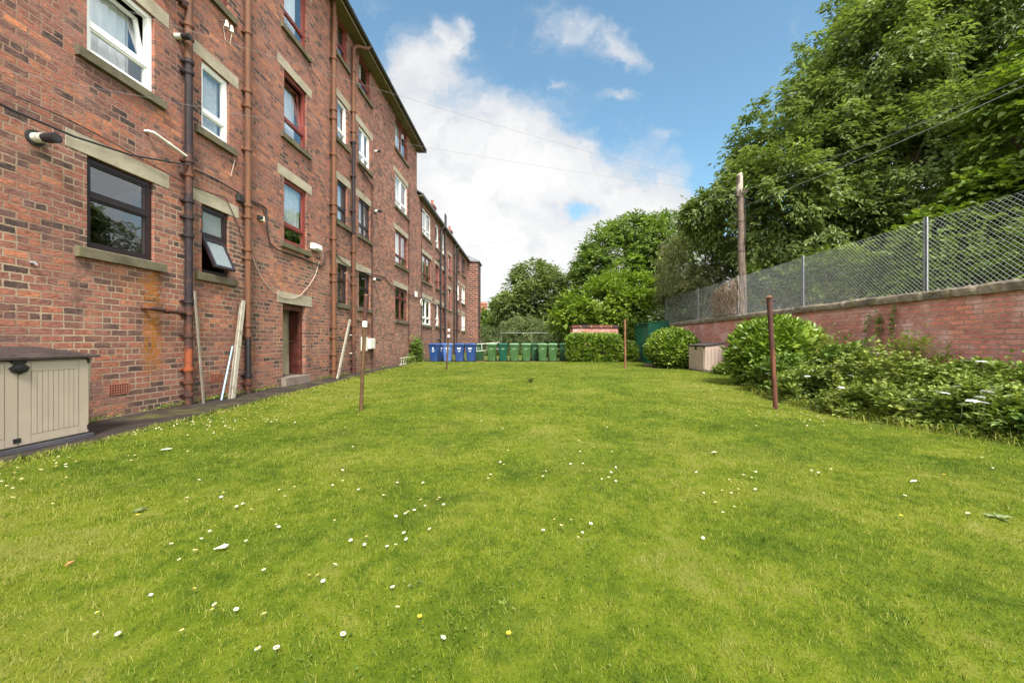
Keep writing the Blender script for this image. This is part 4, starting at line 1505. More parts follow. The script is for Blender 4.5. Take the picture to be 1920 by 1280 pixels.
# railings and a rail beyond the bins
r = empty('iron_railing', (-5.9, 25, 0), label='rusty iron railing in front of the farther brick block', cat='railing')
for (A, Bp) in (((-6.42, 23.4), (-5.35, 23.6)), ((-5.35, 23.6), (-4.0, 26.5)), ((-4.0, 26.5), (-3.3, 30))):
    L = math.dist(A, Bp)
    for z in (.15, 1.32):
        m = MB()
        m.tube([(A[0], A[1], z), (Bp[0], Bp[1], z)], .016, 6)
        m.build('rail', M['iron'], r)
    m = MB()
    n = int(L / .12)
    for k in range(n + 1):
        u = k / n
        x, y = A[0] + (Bp[0] - A[0]) * u, A[1] + (Bp[1] - A[1]) * u
        m.tube([(x, y, -.03), (x, y, 1.42)], .008, 5)
    m.build('bars', M['iron'], r)
a, b = at(937, 624, 30), at(1036, 624, 30)
r = empty('drying_rail', tuple((Vector(a) + Vector(b)) / 2), label='pale horizontal drying rail on thin posts behind the green bins', cat='rail')
m = MB()
m.tube([a, b], .011, 8)
m.build('rail', M['galv'], r, smooth=True)
for px in (940, 997, 1033):
    p = at(px, 624, 30)
    m = MB()
    m.tube([(p[0], 30, -.03), p], .014, 8)
    m.build('post', M['galv'], r, smooth=True)

# ================================================================ clothes posts
def cpost(base, top, r, mat, label, cap=None, bar=False, tape=(), two=None):
    x, y = base
    root = empty('clothes_post', (x, y, 0), label=label, cat='post', group='clothes posts on the lawn')
    tx, tz = top
    m = MB()
    zs = [-.05] + ([two] if two else []) + [tz]
    for k in range(len(zs) - 1):
        p0 = (x + (tx - x) * max(0, zs[k]) / tz, y, zs[k])
        p1 = (x + (tx - x) * zs[k + 1] / tz, y, zs[k + 1])
        m.tube([p0, p1], [r * (.86 if two and k == 0 else 1.0)] * 2, 14, k)
    m.build('pole', [M[q] for q in mat], root, smooth=True)
    m = MB()
    if cap == 'mushroom':
        m.tube([(tx, y, tz), (tx, y, tz + .012), (tx, y, tz + .035), (tx, y, tz + .05)], [r * 1.5, r * 1.55, r * 1.0, r * .25], 14)
    else:
        m.tube([(tx, y, tz), (tx, y, tz + .015)], [r * 1.06, r * .8], 14)
    m.build('cap', M['post_tan'], root, smooth=True)
    if bar:
        m = MB()
        m.tube([(tx - .13, y - .02, tz - .06), (tx + .13, y + .02, tz - .055)], .009, 6)
        m.build('hook_bar', M['post_rust'], root, smooth=True)
    for z in tape:
        m = MB()
        q = x + (tx - x) * z / tz
        m.tube([(q, y, z - .05), (q, y, z + .05)], r * 1.12, 14)
        m.build('tape', M['tape'], root, smooth=True)


g = gr(676.5, 770)
cpost(g, (g[0] + .09, 1.98), .036, ('post_brown', 'post_rust'), 'rusty clothes post with white tape, left of the lawn and nearest the door', tape=(1.49,), two=1.42)
g = gr(1455, 769)
cpost(g, (g[0] - .12, 1.94), .040, ('post_rust',), 'thick rusty clothes post with domed cap in front of the laurel', 'mushroom', True)
g = gr(837, 694)
cpost(g, (g[0] + .12, 1.99), .042, ('post_brown', 'post_brown'), 'brown clothes post with white tape in front of the blue bins', tape=(1.40, 1.64), two=1.3)
g = gr(1172.5, 691.5)
cpost(g, (g[0] - .02, 2.10), .047, ('post_tan',), 'tan clothes post standing beside the clipped hedge', None, True)

# ================================================================ boards against the wall
def board(a, b, w, t, mat, label, name='plank'):
    """board from foot a to top b on the wall; w along the wall, t outward"""
    (pa, pz0, xo0), (pb, pz1, xo1) = a, b
    y0, z0, y1, z1 = F * -(XF + xo0) / (VX - pa), pz0, F * -(XF + xo1) / (VX - pb), pz1
    m = MB()
    m.hexa([(XF + xo0, y0, z0), (XF + xo0 + t, y0, z0), (XF + xo0 + t, y0 + w, z0), (XF + xo0, y0 + w, z0)],
           [(XF + xo1, y1, z1), (XF + xo1 + t, y1, z1), (XF + xo1 + t, y1 + w, z1), (XF + xo1, y1 + w, z1)])
    o = m.build(name, mat, bevel=.004)
    return tag(o, label, 'board' if name == 'plank' else 'tube')


board((379, -.01, .30), (362, 2.15, .19), .045, .02, M['silver'], 'thin silvery trim strip leaning on the purple drainpipe', 'trim_strip')
board((432, -.01, .34), (452.5, 2.12, .08), .10, .03, M['old_white'], 'flaking white board leaning left of the tan drainpipe, the wider of the pair')
board((427, -.01, .33), (449, 2.06, .05), .07, .028, M['silver'], 'narrow grey white board leaning half under the flaking board')
b_ = MB()
b_.tube([(XF + .30, F * 6.25 / (VX - 415), -.01), (XF + .06, F * 6.49 / (VX - 436), 1.08)], .016, 8)
tag(b_.build('plastic_tube', M['bluetube'], smooth=True), 'thin pale blue plastic tube leaning beside the flaking boards', 'tube')
board((630, -.01, .42), (654, 1.98, .10), .13, .03, M['old_white'], 'long white board leaning between the two tan drainpipes by the meter boxes')
m = MB()
m.tube([(XF + .5, fy(560) + .9, -.010), (XF + .75, fy(560) + 2.2, -.004)], .012, 6)
# manhole lid on the path
m = MB()
q = gr(665, 721)
m.tube([(q[0] - .1, q[1], -.011), (q[0] - .1, q[1], .004)], .32, 20)
tag(m.build('drain_cover', M['iron']), 'round dark drain cover where the path meets the lawn', 'drain cover')

# ================================================================ utility pole and overhead wires
bx, by, bz = at(1396, 588, 14.7)
tx, ty, tz = at(1387, 330, 14.7)
UP = empty('utility_pole', (bx, by, 0), label='weathered wooden telephone pole rising behind the chain link fence', cat='pole')
m = MB()
N = 14
m.tube([(bx + (tx - bx) * k / N + .012 * math.sin(k * 1.3), by, (tz) * k / N) for k in range(N + 1)], [.148 - .040 * k / N for k in range(N + 1)], 14)
m.build('shaft', M['ppole'], UP, smooth=True)
m = MB()
m.tube([(tx, ty, tz - .75), (tx, ty, tz), (tx + .05, ty, tz + .12)], [.112, .110, .045], 14)
m.build('pole_tip', M['polecut'], UP, smooth=True)
for (z, r) in ((tz - .80, .122), (tz - 1.75, .126), (tz - 2.9, .132), (2.6, .146)):
    m = MB()
    m.tube([(tx + (bx - tx) * (tz - z) / tz, ty, z - .025), (tx + (bx - tx) * (tz - z) / tz, ty, z + .025)], r, 14)
    m.build('band', M['iron'], UP, smooth=True)
m = MB()
m.box(tx - .22, ty - .2, tz - .85, tx - .12, ty - .05, tz - .70)
m.box(tx - .20, ty - .16, tz - .70, tx + .20, ty - .135, tz - .66)
for d in (-.2, -.06, .1, .2):
    m.tube([(tx + d, ty - .15, tz - .68), (tx + d, ty - .15, tz - .58)], .028, 8)
m.build('bracket', M['iron'], UP)
m = MB()
m.tube([(tx + .10 + .05 * math.sin(k * .7), ty - .13 + .02 * math.cos(k), tz - .8 - k * .4) for k in range(14)], .012, 6)
m.build('pole_cable', M['cable'], UP, smooth=True)


def wire(a, b, sag, r, label, mat='wire'):
    a, b = Vector(a), Vector(b)
    P = []
    for k in range(25):
        u = k / 24
        p = a + (b - a) * u
        p.z -= sag * 4 * u * (1 - u)
        P.append(p)
    m = MB()
    m.tube(P, r, 5)
    tag(m.build('overhead_wire', M[mat], smooth=True), label, 'wire', 'overhead wires at the pole')


wire((tx + .15, ty, tz - .55), at(2050, 88, 9.0), .15, .006, 'upper overhead wire running from the pole to the upper right')
wire((tx + .16, ty, tz - 1.15), at(2050, 100, 8.2), .12, .008, 'lower thicker overhead wire running from the pole to the upper right', 'galv')
wire((tx - .2, ty - .15, tz - .62), (XF + .35, 3.6, 5.07), .15, .0020, 'highest thin wire from the pole across the lawn to the tenement')
wire((tx - .2, ty - .15, tz - .70), (XF + .35, 3.6, 3.97), .15, .0018, 'second thin wire from the pole to the tenement, below the highest one')
wire((tx - .06, ty - .15, tz - .66), (XF + .05, 17.6, 5.0), .25, .0016, 'thin wire from the pole to the far windows of the tenement')
# ================================================================ plants
UP3 = np.array([0, 0, 1.0])


def unit(a):
    return a / np.maximum(np.linalg.norm(a, axis=-1, keepdims=True), 1e-9)


def leaf_arrays(B, d, n, l, w):
    """leaf blades with a fold along the midrib: base B, direction d, face normal n, length l, width w"""
    d = unit(d)
    wv = unit(np.cross(d, n))
    n = np.cross(wv, d)
    l, w = l[:, None], w[:, None]
    T_ = B + d * l - n * l * .12
    r1 = B + d * l * .32 + wv * w * .5 + n * w * .14
    r2 = B + d * l * .68 + wv * w * .36 + n * w * .08
    l1 = B + d * l * .32 - wv * w * .5 + n * w * .14
    l2 = B + d * l * .68 - wv * w * .36 + n * w * .08
    V = np.stack([B, r1, r2, T_, l2, l1], 1).reshape(-1, 3)
    k = len(B)
    b = (np.arange(k) * 6)[:, None]
    P = np.concatenate([b + np.array([[0, 1, 2, 3]]), b + np.array([[0, 3, 4, 5]])], 0)
    return V, P


def sprays(P0, D, L, n, ll, lw, droop=.3, spread=1.0, tilt=.35, sag=.25):
    """n leaves set alternately along twigs that start at P0 and run along D"""
    S = len(P0)
    D = unit(D)
    side = np.cross(D, UP3)
    side = unit(np.where(np.linalg.norm(side, axis=1, keepdims=True) < .1, np.array([[1.0, 0, 0]]), side))
    Bs, ds, ns, ls, ws, rs = [], [], [], [], [], []
    base = rng.uniform(0, 1, S)
    for k in range(n):
        u = (k + .6) / n
        q = P0 + D * (L * u)[:, None]
        q[:, 2] -= sag * L * u * u
        q += rng.normal(0, .06, (S, 3)) * L[:, None]
        sg = (1 if k % 2 else -1) * spread * rng.uniform(.5, 1.2, S) * (.35 if k == n - 1 else 1)
        d = D * rng.uniform(.5, 1.0, S)[:, None] + side * sg[:, None] - UP3 * (droop * rng.uniform(.3, 1.5, S))[:, None]
        nn = UP3 + rng.normal(0, tilt, (S, 3)) + D * .25
        Bs.append(q)
        ds.append(d)
        ns.append(nn)
        sc = rng.uniform(.7, 1.2, S)
        ls.append(ll * sc)
        ws.append(lw * sc)
        rs.append(np.clip(base * .6 + rng.uniform(0, .4, S), 0, 1))
    return [np.concatenate(a) for a in (Bs, ds, ns, ls, ws, rs)]


def clump(p, s, seed=0.0):
    q = p * s + seed
    return (np.sin(q[:, 0] + 1.3 * np.sin(q[:, 1] * .9 + q[:, 2] * .5)) * np.sin(q[:, 1] * 1.1 + 1.1 * np.sin(q[:, 2] * 1.2 + q[:, 0] * .4)) * np.sin(q[:, 2] * 1.05 + .9 * np.sin(q[:, 0] * 1.1))
            )


def shell(e, n, inner=.45, cs=1.6, thr=-.05, seed=0.0, zmin=None, half=False, keep=None):
    """points through the outer part of an ellipsoid, thinned into clumps; also outward directions"""
    c, r = np.array(e[:3]), np.array(e[3:6])
    m = int(n * 2.6)
    v = unit(rng.normal(0, 1, (m, 3)))
    if half:
        v[:, 2] = np.where(v[:, 2] < -.35, -v[:, 2], v[:, 2])
    rad = inner + (1.06 - inner) * rng.uniform(0, 1, m) ** .55
    p = c + v * r * rad[:, None]
    g = clump(p, cs, seed) + .35 * clump(p, cs * 2.7, seed + 3)
    k = g + rng.normal(0, .12, m) > thr
    if zmin is not None:
        k &= p[:, 2] > zmin
    if keep is not None:
        k &= keep(p)
    p, v = p[k][:n], v[k][:n]
    return p, unit(v / r)


def plant(name, label, cat, ells, dens, twig, n, ll, lw, mat, droop=.3, sag=.25, trunk=None, group=None, cs=1.6, thr=-.05, inner=.45,
          outw=.8, upw=0.0, spread=1.0, tilt=.35, zmin=None, keep=None, base=None, half=False, limbs=True, crown='crown', seed=0.0, bark='bark'):
    if base is None:
        base = (ells[0][0], ells[0][1], 0)
    root = empty(name, base, label=label, cat=cat, group=group)
    acc = []
    for i, e in enumerate(ells):
        num = int(dens * (e[6] if len(e) > 6 else 1))
        p, o_ = shell(e, num, inner, cs, thr, seed + i * .7, zmin, half, keep)
        D = o_ * outw + rng.normal(0, .45, o_.shape) + UP3 * upw
        D = unit(D)
        L = twig * rng.uniform(.6, 1.25, len(p))
        acc.append(sprays(p - D * L[:, None] * .5, D, L, n, ll, lw, droop, spread, tilt, sag))
    B, d, nn, l, w, r = [np.concatenate(a) for a in zip(*acc)]
    V, P = leaf_arrays(B, d, nn, l, w)
    npmesh(crown, V, P, mat, root, rnd=np.repeat(r, 6))
    if trunk:
        tr, ztop = trunk
        m = MB()
        b = Vector(base)
        top = Vector((base[0] + random.uniform(-.3, .3), base[1] + random.uniform(-.3, .3), ztop))
        pts = [b + (top - b) * (k / 8) + Vector((math.sin(k * 1.7) * tr * .35 * (k > 0), math.cos(k * 2.3) * tr * .35 * (k > 0), 0)) for k in range(9)]
        m.tube([b + Vector((0, 0, -.05))] + pts[1:], [tr * 1.35] + [tr * (1 - .45 * k / 8) for k in range(1, 9)], 12)
        if limbs:
            for e in ells:
                for q in range(3):
                    a = pts[random.randint(3, 8)]
                    c = Vector(e[:3]) + Vector((random.uniform(-.55, .55) * e[3], random.uniform(-.55, .55) * e[4], random.uniform(-.3, .6) * e[5]))
                    mid = a.lerp(c, .5) + Vector((random.uniform(-.3, .3), random.uniform(-.3, .3), .12 * (c - a).length))
                    pp = [a, a.lerp(mid, .5) + Vector((0, 0, .1)), mid, mid.lerp(c, .5), c]
                    m.tube(pp, [tr * .45, tr * .38, tr * .28, tr * .18, tr * .05], 7)
                    for s in range(3):
                        s0 = pp[random.randint(2, 3)]
                        s1 = s0 + Vector((random.uniform(-1, 1) * e[3], random.uniform(-1, 1) * e[4], random.uniform(-.3, .8) * e[5])) * .5
                        m.tube([s0, s0.lerp(s1, .5) + Vector((0, 0, .1)), s1], [tr * .14, tr * .09, tr * .03], 5)
        m.build('trunk', M[bark], root, smooth=True)
    return root


def el(px, py, Y, rpx, rpy, ry, wgt=1.0):
    x, y, z = at(px, py, Y)
    return (x, Y, z, rpx * Y / F, ry, rpy * Y / F, wgt)


# --- trees beyond the fence
offfence = lambda p: ~((p[:, 0] < 8.5) & (p[:, 2] < 3.9) & (p[:, 1] < 22.5)) & (p[:, 0] > 6.0 + .0 * p[:, 1])
plant('broadleaf_tree', 'huge broad tree with long drooping leaves filling the upper right behind the fence', 'tree',
      [el(1735, 240, 17.5, 270, 290, 3.2, 2.6), el(1512, 330, 17, 140, 180, 2.8, 1.6), el(1600, 165, 17, 105, 130, 3.5, .95), el(1418, 395, 17, 80, 100, 3.5, .8),
       el(1630, 440, 16, 250, 110, 2.6, 1.2), el(1860, 90, 16.5, 240, 260, 2.8, 2.2), el(1765, 320, 15, 170, 140, 3, 1.5), el(1335, 392, 17.5, 42, 34, 2.2, .3), el(1660, 50, 17, 90, 120, 3, .8),
       el(1900, 30, 15, 120, 120, 2.5, 1.0)],
      1350, .80, 11, .215, .098, M['lf_big'], droop=.5, sag=.32, trunk=(.42, 6.5), base=(14.5, 17.5, 0), cs=1.0, thr=.09, inner=.5, outw=.9, keep=offfence, tilt=.4)
plant('maple_tree', 'bright green maple boughs reaching in at the right edge above the fence', 'tree',
      [el(1930, 240, 11.5, 75, 130, 1.2, .75), el(1890, 390, 11.5, 110, 85, 1.2, 1.0), el(1960, 130, 11.5, 60, 90, 1.0, .5), el(1800, 420, 11.5, 80, 40, .8, .45),
       (16.2, 8.5, 6.0, 3.0, 2.6, 3.4, 2.2), (14.0, 6.0, 3.6, 2.2, 2.4, 2.0, 1.2)],
      520, .55, 8, .21, .16, M['lf_maple'], droop=.35, sag=.3, trunk=(.2, 5.0), base=(15.6, 11.8, 0), cs=1.9, thr=.0, keep=offfence)
for (a, lab) in (((1560, 515, 13.5, 60, 48, 1.0), 'leafy bank shrub behind the fence between the pole and the second grey post'),
                 ((1690, 490, 12.0, 90, 62, 1.0), 'bright leafy bank shrub behind the fence around the tallest near post'),
                 ((1840, 470, 11.0, 110, 75, 1.0), 'bright leafy bank shrub behind the fence at the right edge'),
                 ((1450, 530, 15.5, 55, 50, 1.0), 'darker bank shrub behind the fence just right of the pole')):
    e = el(*a)
    plant('bank_shrub', lab, 'shrub', [e, (e[0] + .2, e[1] + .5, e[2] - 1.1, e[3] * 1.1, e[4], 1.2, .8), (e[0] + .3, e[1] + .8, 1.0, e[3], .8, 1.1, .35)], 420, .5, 8, .17, .10,
          M['lf_shrub'], droop=.3, trunk=(.06, 2.2), cs=2.2, thr=.0, group='shrubs on the bank behind the fence', limbs=False, keep=offfence)
plant('yew_like_tree', 'olive grey drooping tree behind the fence left of the pole', 'tree',
      [el(1300, 490, 21, 62, 75, 2.2, 1.2), el(1340, 540, 19.5, 70, 50, 1.6, 1.0), el(1265, 520, 22.5, 30, 60, 1.6, .6), el(1285, 570, 22.8, 55, 40, 1.2, .6)],
      900, .5, 10, .15, .05, M['lf_olive'], droop=.8, sag=.6, trunk=(.2, 4.0), base=(9.9, 21.5, 0), cs=2.0, thr=-.05,
      keep=lambda p: ~((p[:, 0] < 8.5) & (p[:, 2] < 3.9) & (p[:, 1] < 22.5)))
plant('ash_tree', 'rounded mid green tree standing far behind the bright beech', 'tree',
      [el(1175, 495, 42, 90, 85, 4.5, 1.6), el(1235, 460, 42, 60, 58, 4, 1.0), el(1110, 520, 42, 38, 60, 3, .7), el(1180, 430, 42, 45, 25, 3, .4), el(1270, 500, 41, 40, 80, 3, .6)],
      1250, 1.0, 8, .36, .17, M['lf_mid'], droop=.25, trunk=(.35, 6), base=(10.8, 42, 0), cs=.75, thr=.05)
plant('beech_tree', 'bright yellow green spreading beech above the brick store', 'tree',
      [el(1135, 580, 27, 88, 56, 2.6, 1.7), el(1190, 590, 25.6, 60, 48, 1.6, .9), el(1080, 600, 27, 50, 36, 2, .8), el(1160, 540, 28, 55, 32, 1.8, .7), el(1215, 545, 27, 40, 35, 1.6, .5),
       el(1150, 645, 26.5, 85, 22, 1.2, .5), el(1175, 500, 31, 32, 30, 1.2, .12)],
      720, .55, 9, .22, .13, M['lf_bright'], droop=.12, sag=.12, trunk=(.16, 3.2), base=(5.3, 27, 0), cs=1.55, thr=.04, tilt=.3, outw=1.0)
plant('sycamore_tree', 'dull olive green tree at the far end, right of the tenements', 'tree',
      [el(1005, 555, 48, 58, 65, 4.5, 1.5), el(965, 585, 46, 38, 45, 3, .9), el(1045, 595, 46, 38, 45, 3, .8), el(1000, 520, 48, 38, 30, 3, .6), el(1010, 615, 46, 70, 28, 3, .7), el(1062, 580, 47, 32, 55, 3, .7), el(1075, 545, 46, 22, 35, 2.5, .35)],
      1100, 1.0, 8, .34, .20, M['lf_dull'], droop=.25, trunk=(.3, 5), base=(1.2, 48, 0), cs=.8, thr=.04)
plant('small_tree', 'small mid green tree standing between the far chimney and the sycamore', 'tree',
      [el(938, 590, 60, 22, 38, 2.4, 1.0), el(945, 575, 60, 14, 26, 2, .5), el(930, 615, 58, 26, 24, 2, .6)], 620, .9, 7, .36, .2, M['lf_mid'], trunk=(.15, 4), base=(-4.2, 60, 0), cs=.9, thr=0)
plant('small_tree', 'dark small tree hugging the end of the brick block', 'tree',
      [el(905, 610, 50, 16, 32, 1.8, 1.0), el(915, 625, 48, 24, 22, 2, .8)], 620, .8, 7, .30, .17, M['lf_mid'], trunk=(.12, 3), base=(-5.4, 50, 0), cs=1, thr=0)
for (a, lab) in (((985, 618, 34, 52, 26, 1.6), 'grey green arching shrub behind the middle of the green bins'),
                 ((935, 628, 33, 36, 20, 1.4), 'grey green arching shrub behind the ladder and the first green bin'),
                 ((1040, 625, 31, 40, 24, 1.4), 'grey green arching shrub behind the last green bins')):
    e = el(*a)
    plant('arching_shrub', lab, 'shrub', [e, (e[0], e[1] + .3, .6, e[3], e[4], .8, .5)], 620, .7, 9, .15, .055, M['lf_grey'], droop=.2, sag=.5, trunk=(.05, 1.2), cs=1.6, thr=0,
          group='arching shrubs beyond the bins', limbs=False, upw=.5, outw=.7)
# far-off wood that closes the horizon
V, P, r = [], [], []
acc = []
for k in range(66):
    x = -40 + k * 2.9
    e = (x, 88 + rng.uniform(-6, 6), 3.2 + rng.uniform(-.5, 1.0), 3.6, 3, 3.6 + rng.uniform(-.4, 1.0))
    if -24 < x < -2 and e[1] < 84:
        e = (x, 90, 2.4, 3.6, 3, 2.6)
    p, o_ = shell(e, 230, .5, .6, 0, k)
    acc.append(sprays(p, unit(o_ + rng.normal(0, .4, o_.shape)), np.full(len(p), 1.0), 6, .5, .3, .3))
B, d, nn, l, w, r = [np.concatenate(a) for a in zip(*acc)]
V, P = leaf_arrays(B, d, nn, l, w)
tag(npmesh('far_wood', V, P, M['lf_mid'], rnd=np.repeat(r, 6)), 'far belt of trees closing the view', 'wood', kind='stuff')

# dark thicket on the bank, behind the shrubs
acc = []
for k in range(26):
    yk = 8.5 + k * 1.0
    xk = 12.2 + .9 * math.sin(k * 1.9) + .05 * k
    p, o_ = shell((xk, yk, 1.5, 1.5, 1.3, 2.6 + .5 * math.sin(k * 2.7)), 330, .45, 1.8, -.1, k, .05)
    acc.append(sprays(p, unit(o_ + rng.normal(0, .4, o_.shape)), np.full(len(p), .5), 7, .17, .09, .3))
B, d, nn, l, w, r = [np.concatenate(a) for a in zip(*acc)]
V, P = leaf_arrays(B, d, nn, l, w)
tag(npmesh('bank_thicket', V, P, M['lf_shrub'], rnd=np.repeat(r * .5, 6)), 'dark thicket of leaves on the bank behind the fence', 'thicket', kind='stuff')

# --- clipped hedge and laurels
def boxy(c, r, n, e=.35):
    """points near the surface of a soft-cornered block, with outward directions"""
    r_ = np.array(r)
    area = np.array([r_[1] * r_[2], r_[0] * r_[2], r_[0] * r_[1]])
    ax = rng.choice(3, n, p=area / area.sum())
    v = rng.uniform(-1, 1, (n, 3))
    v[np.arange(n), ax] = np.sign(v[np.arange(n), ax])
    q = v / (np.sum(np.abs(v) ** 7, axis=1, keepdims=True) ** (1 / 7))
    lump = 1 + .04 * clump(q * r_ + np.array(c), 4.0)[:, None]
    rad = 1.03 - .5 * rng.uniform(0, 1, n)[:, None] ** 2
    p = np.array(c) + q * r_ * rad * lump
    e1 = np.zeros((n, 3))
    e1[np.arange(n), ax] = v[np.arange(n), ax]
    v = e1
    return p, unit(v * .6 + UP3 * .15)


def bushy(name, label, cat, c, r, n, twig, nl, ll, lw, mat, e=.35, upw=.5, group=None, droop=.0, tilt=.45, keep=None, roundish=False):
    root = empty(name, (c[0], c[1], 0), label=label, cat=cat, group=group)
    if roundish:
        p, o_ = shell((*c, *r), n, .7, 3.2, -.35, 1.0, 0.02)
        p2, o2 = shell((*c, *r), n // 3, .35, 3.0, -.6, 1.0, 0.02)
        p, o_ = np.concatenate([p, p2]), np.concatenate([o_, o2])
    else:
        p, o_ = boxy(c, r, n, e)
    k = p[:, 2] > .03
    if keep is not None:
        k &= keep(p)
    p, o_ = p[k], o_[k]
    D = unit(o_ * .7 + UP3 * upw + rng.normal(0, .35, p.shape))
    L = twig * rng.uniform(.7, 1.3, len(p))
    B, d, nn, l, w, rr_ = sprays(p - D * L[:, None] * .6, D, L, nl, ll, lw, droop, .8, tilt, .0)
    nn = nn + np.repeat(o_[None], nl, 0).reshape(-1, 3) * .8
    V, P = leaf_arrays(B, d, nn, l, w)
    npmesh('foliage', V, P, mat, root, rnd=np.repeat(rr_, 6))
    m = MB()
    for k in range(9):
        a = k * .698
        m.tube([(c[0] + .1 * math.cos(a), c[1] + .1 * math.sin(a), -.03), (c[0] + r[0] * .4 * math.cos(a), c[1] + r[1] * .4 * math.sin(a), c[2] * .7),
                (c[0] + r[0] * .75 * math.cos(a), c[1] + r[1] * .7 * math.sin(a), c[2] * 1.25)], [.03, .02, .006], 6)
    m.build('stems', M['bark'], root, smooth=True)
    return root


bushy('clipped_hedge', 'bright green clipped box shaped hedge in front of the brick store', 'hedge', (3.82, 22.0, .76), (1.50, .68, .79), 4200, .16, 6, .115, .055, M['lf_laurel'])
bushy('laurel_bush', 'rounded glossy bush between the green shed and the pinkish storage box', 'bush', (6.62, 17.5, .80), (1.08, 1.1, .88), 2500, .20, 7, .13, .06, M['lf_laurel'], roundish=True,
      keep=lambda p: p[:, 0] < 7.7)
bushy('laurel_bush', 'large glossy laurel behind the thick rusty clothes post', 'bush', (6.62, 10.25, .80), (1.10, 1.02, .88), 2300, .24, 7, .17, .072, M['lf_laurel'], roundish=True,
      keep=lambda p: p[:, 0] < 7.72)
bushy('laurel_bush', 'low dark bush at the foot of the tan clothes post beside the shed', 'bush', (5.75, 22.0, .5), (.55, .6, .62), 500, .2, 6, .15, .07, M['lf_laurel'], roundish=True)

# --- flower bed along the wall
def weedbed(name, label, c, r, n, mat, ll, lw, nl=7, twig=.3, upw=.8, droop=.3, group='weeds in the bed along the wall', sag=.4, cat='plant'):
    root = empty(name, (c[0], c[1], 0), label=label, cat=cat, group=group)
    if nl < 10:
        n, ll, lw = int(n * 1.15), ll * 1.08, lw * 1.05
    p, o_ = shell((c[0], c[1], c[2] * .35, r[0], r[1], c[2] * .75), n, .3, 3.4, -.12, c[0] * 3, .03)
    k = p[:, 0] < XW - .06
    p, o_ = p[k], o_[k]
    D = unit(o_ * .7 + UP3 * upw + rng.normal(0, .4, p.shape))
    L = twig * rng.uniform(.6, 1.3, len(p))
    B, d, nn, l, w, rr_ = sprays(p - D * L[:, None] * .6, D, L, nl, ll, lw, droop, 1.0, .4, sag)
    ns = 10          # stray shoots standing above the clump
    a_, q_ = rng.uniform(0, 6.28, ns), rng.uniform(.1, .8, ns)
    ps = np.stack([np.minimum(c[0] + r[0] * q_ * np.cos(a_), XW - .12), c[1] + r[1] * q_ * np.sin(a_), np.full(ns, c[2] * .75)], 1)
    Ds = unit(UP3 + rng.normal(0, .28, (ns, 3)))
    S2 = sprays(ps, Ds, c[2] * rng.uniform(.25, .65, ns), 12, ll * .9, lw * .9, .1, 1.1, .45, .1)
    B, d, nn, l, w, rr_ = [np.concatenate(z_) for z_ in zip((B, d, nn, l, w, rr_), S2)]
    B[:, 0] = np.minimum(B[:, 0], XW - .04)
    V, P = leaf_arrays(B, d, nn, l, w)
    npmesh('leaves', V, P, mat, root, rnd=np.repeat(rr_, 6))
    m = MB()
    for k in range(14):
        a, q = random.uniform(0, 6.28), random.uniform(.2, .85)
        x, y = c[0] + r[0] * q * math.cos(a), c[1] + r[1] * q * math.sin(a)
        x = min(x, XW - .1)
        h = c[2] * random.uniform(.6, 1.05) * (1 - .4 * q)
        m.tube([(x, y, -.03), (x + .03, y - .02, h * .5), (min(x + .1 * math.cos(a), XW - .05), y + .1 * math.sin(a), h)], [.006, .005, .002], 5)
    m.build('stems', M['stem'], root)
    return root


weedbed('fern', 'yellow green feathery fern right of the laurel', (7.1, 8.95, 1.30), (.50, .45), 190, M['lf_fern'], .10, .022, 22, .62, 1.3, .1, 'ferns by the garden wall')
weedbed('fern', 'tall feathery fern against the wall right of the climbing stems', (7.25, 7.15, 1.20), (.45, .6), 220, M['lf_fern'], .09, .022, 22, .55, 1.3, .1, 'ferns by the garden wall')
weedbed('fern', 'low pale fern at the lawn edge left of the laurel', (5.55, 9.05, .35), (.3, .25), 40, M['lf_fern'], .08, .02, 20, .4, .8, .1, 'ferns by the garden wall')
weedbed('nettle_clump', 'dark leafy nettles below the laurel beside the rusty clothes post', (5.95, 8.85, .75), (.8, .55), 420, M['lf_nettle'], .10, .06)
weedbed('nettle_clump', 'tall leafy weeds between the first fern and the climbing stems', (6.6, 8.0, 1.05), (.6, .55), 420, M['lf_nettle'], .10, .06)
weedbed('ground_elder', 'ground elder with white flower heads in front of the laurel', (5.75, 7.6, .62), (.75, .75), 620, M['lf_weed'], .085, .055)
weedbed('bramble', 'reddish tinged bramble heap in the middle of the bed', (6.35, 6.9, .98), (.75, .8), 820, M['lf_bramble'], .075, .055)
weedbed('bramble', 'bramble sprawling over the lawn edge in front of the heap', (5.55, 6.1, .48), (.65, .75), 700, M['lf_bramble'], .07, .05)
weedbed('ground_elder', 'pale leaved ground elder by the wall near the right edge', (7.05, 5.9, .82), (.65, .9), 720, M['lf_weed'], .09, .06)
weedbed('ground_elder', 'leafy ground elder with white heads at the right edge of the lawn', (6.15, 5.15, .60), (.75, .7), 820, M['lf_weed'], .08, .055)
weedbed('nettle_clump', 'dark weeds at the lawn edge in the lower right corner of the bed', (6.15, 4.25, .46), (.6, .6), 620, M['lf_nettle'], .075, .045)
weedbed('ground_elder', 'broad leaved weed clump at the far right by the wall', (7.15, 4.7, .80), (.55, .7), 560, M['lf_weed'], .10, .075)
weedbed('nettle_clump', 'weeds growing at the foot of the wall beyond the right edge', (6.9, 3.4, .6), (.7, .8), 500, M['lf_nettle'], .09, .05)
weedbed('nettle_clump', 'small weeds beside the pinkish storage box', (7.1, 13.6, .38), (.45, .7), 260, M['lf_weed'], .08, .045)
weedbed('nettle_clump', 'straggly plants and ivy against the trellis by the blue bins', (-6.2, 21.6, 1.25), (.28, .7), 320, M['lf_nettle'], .10, .06)
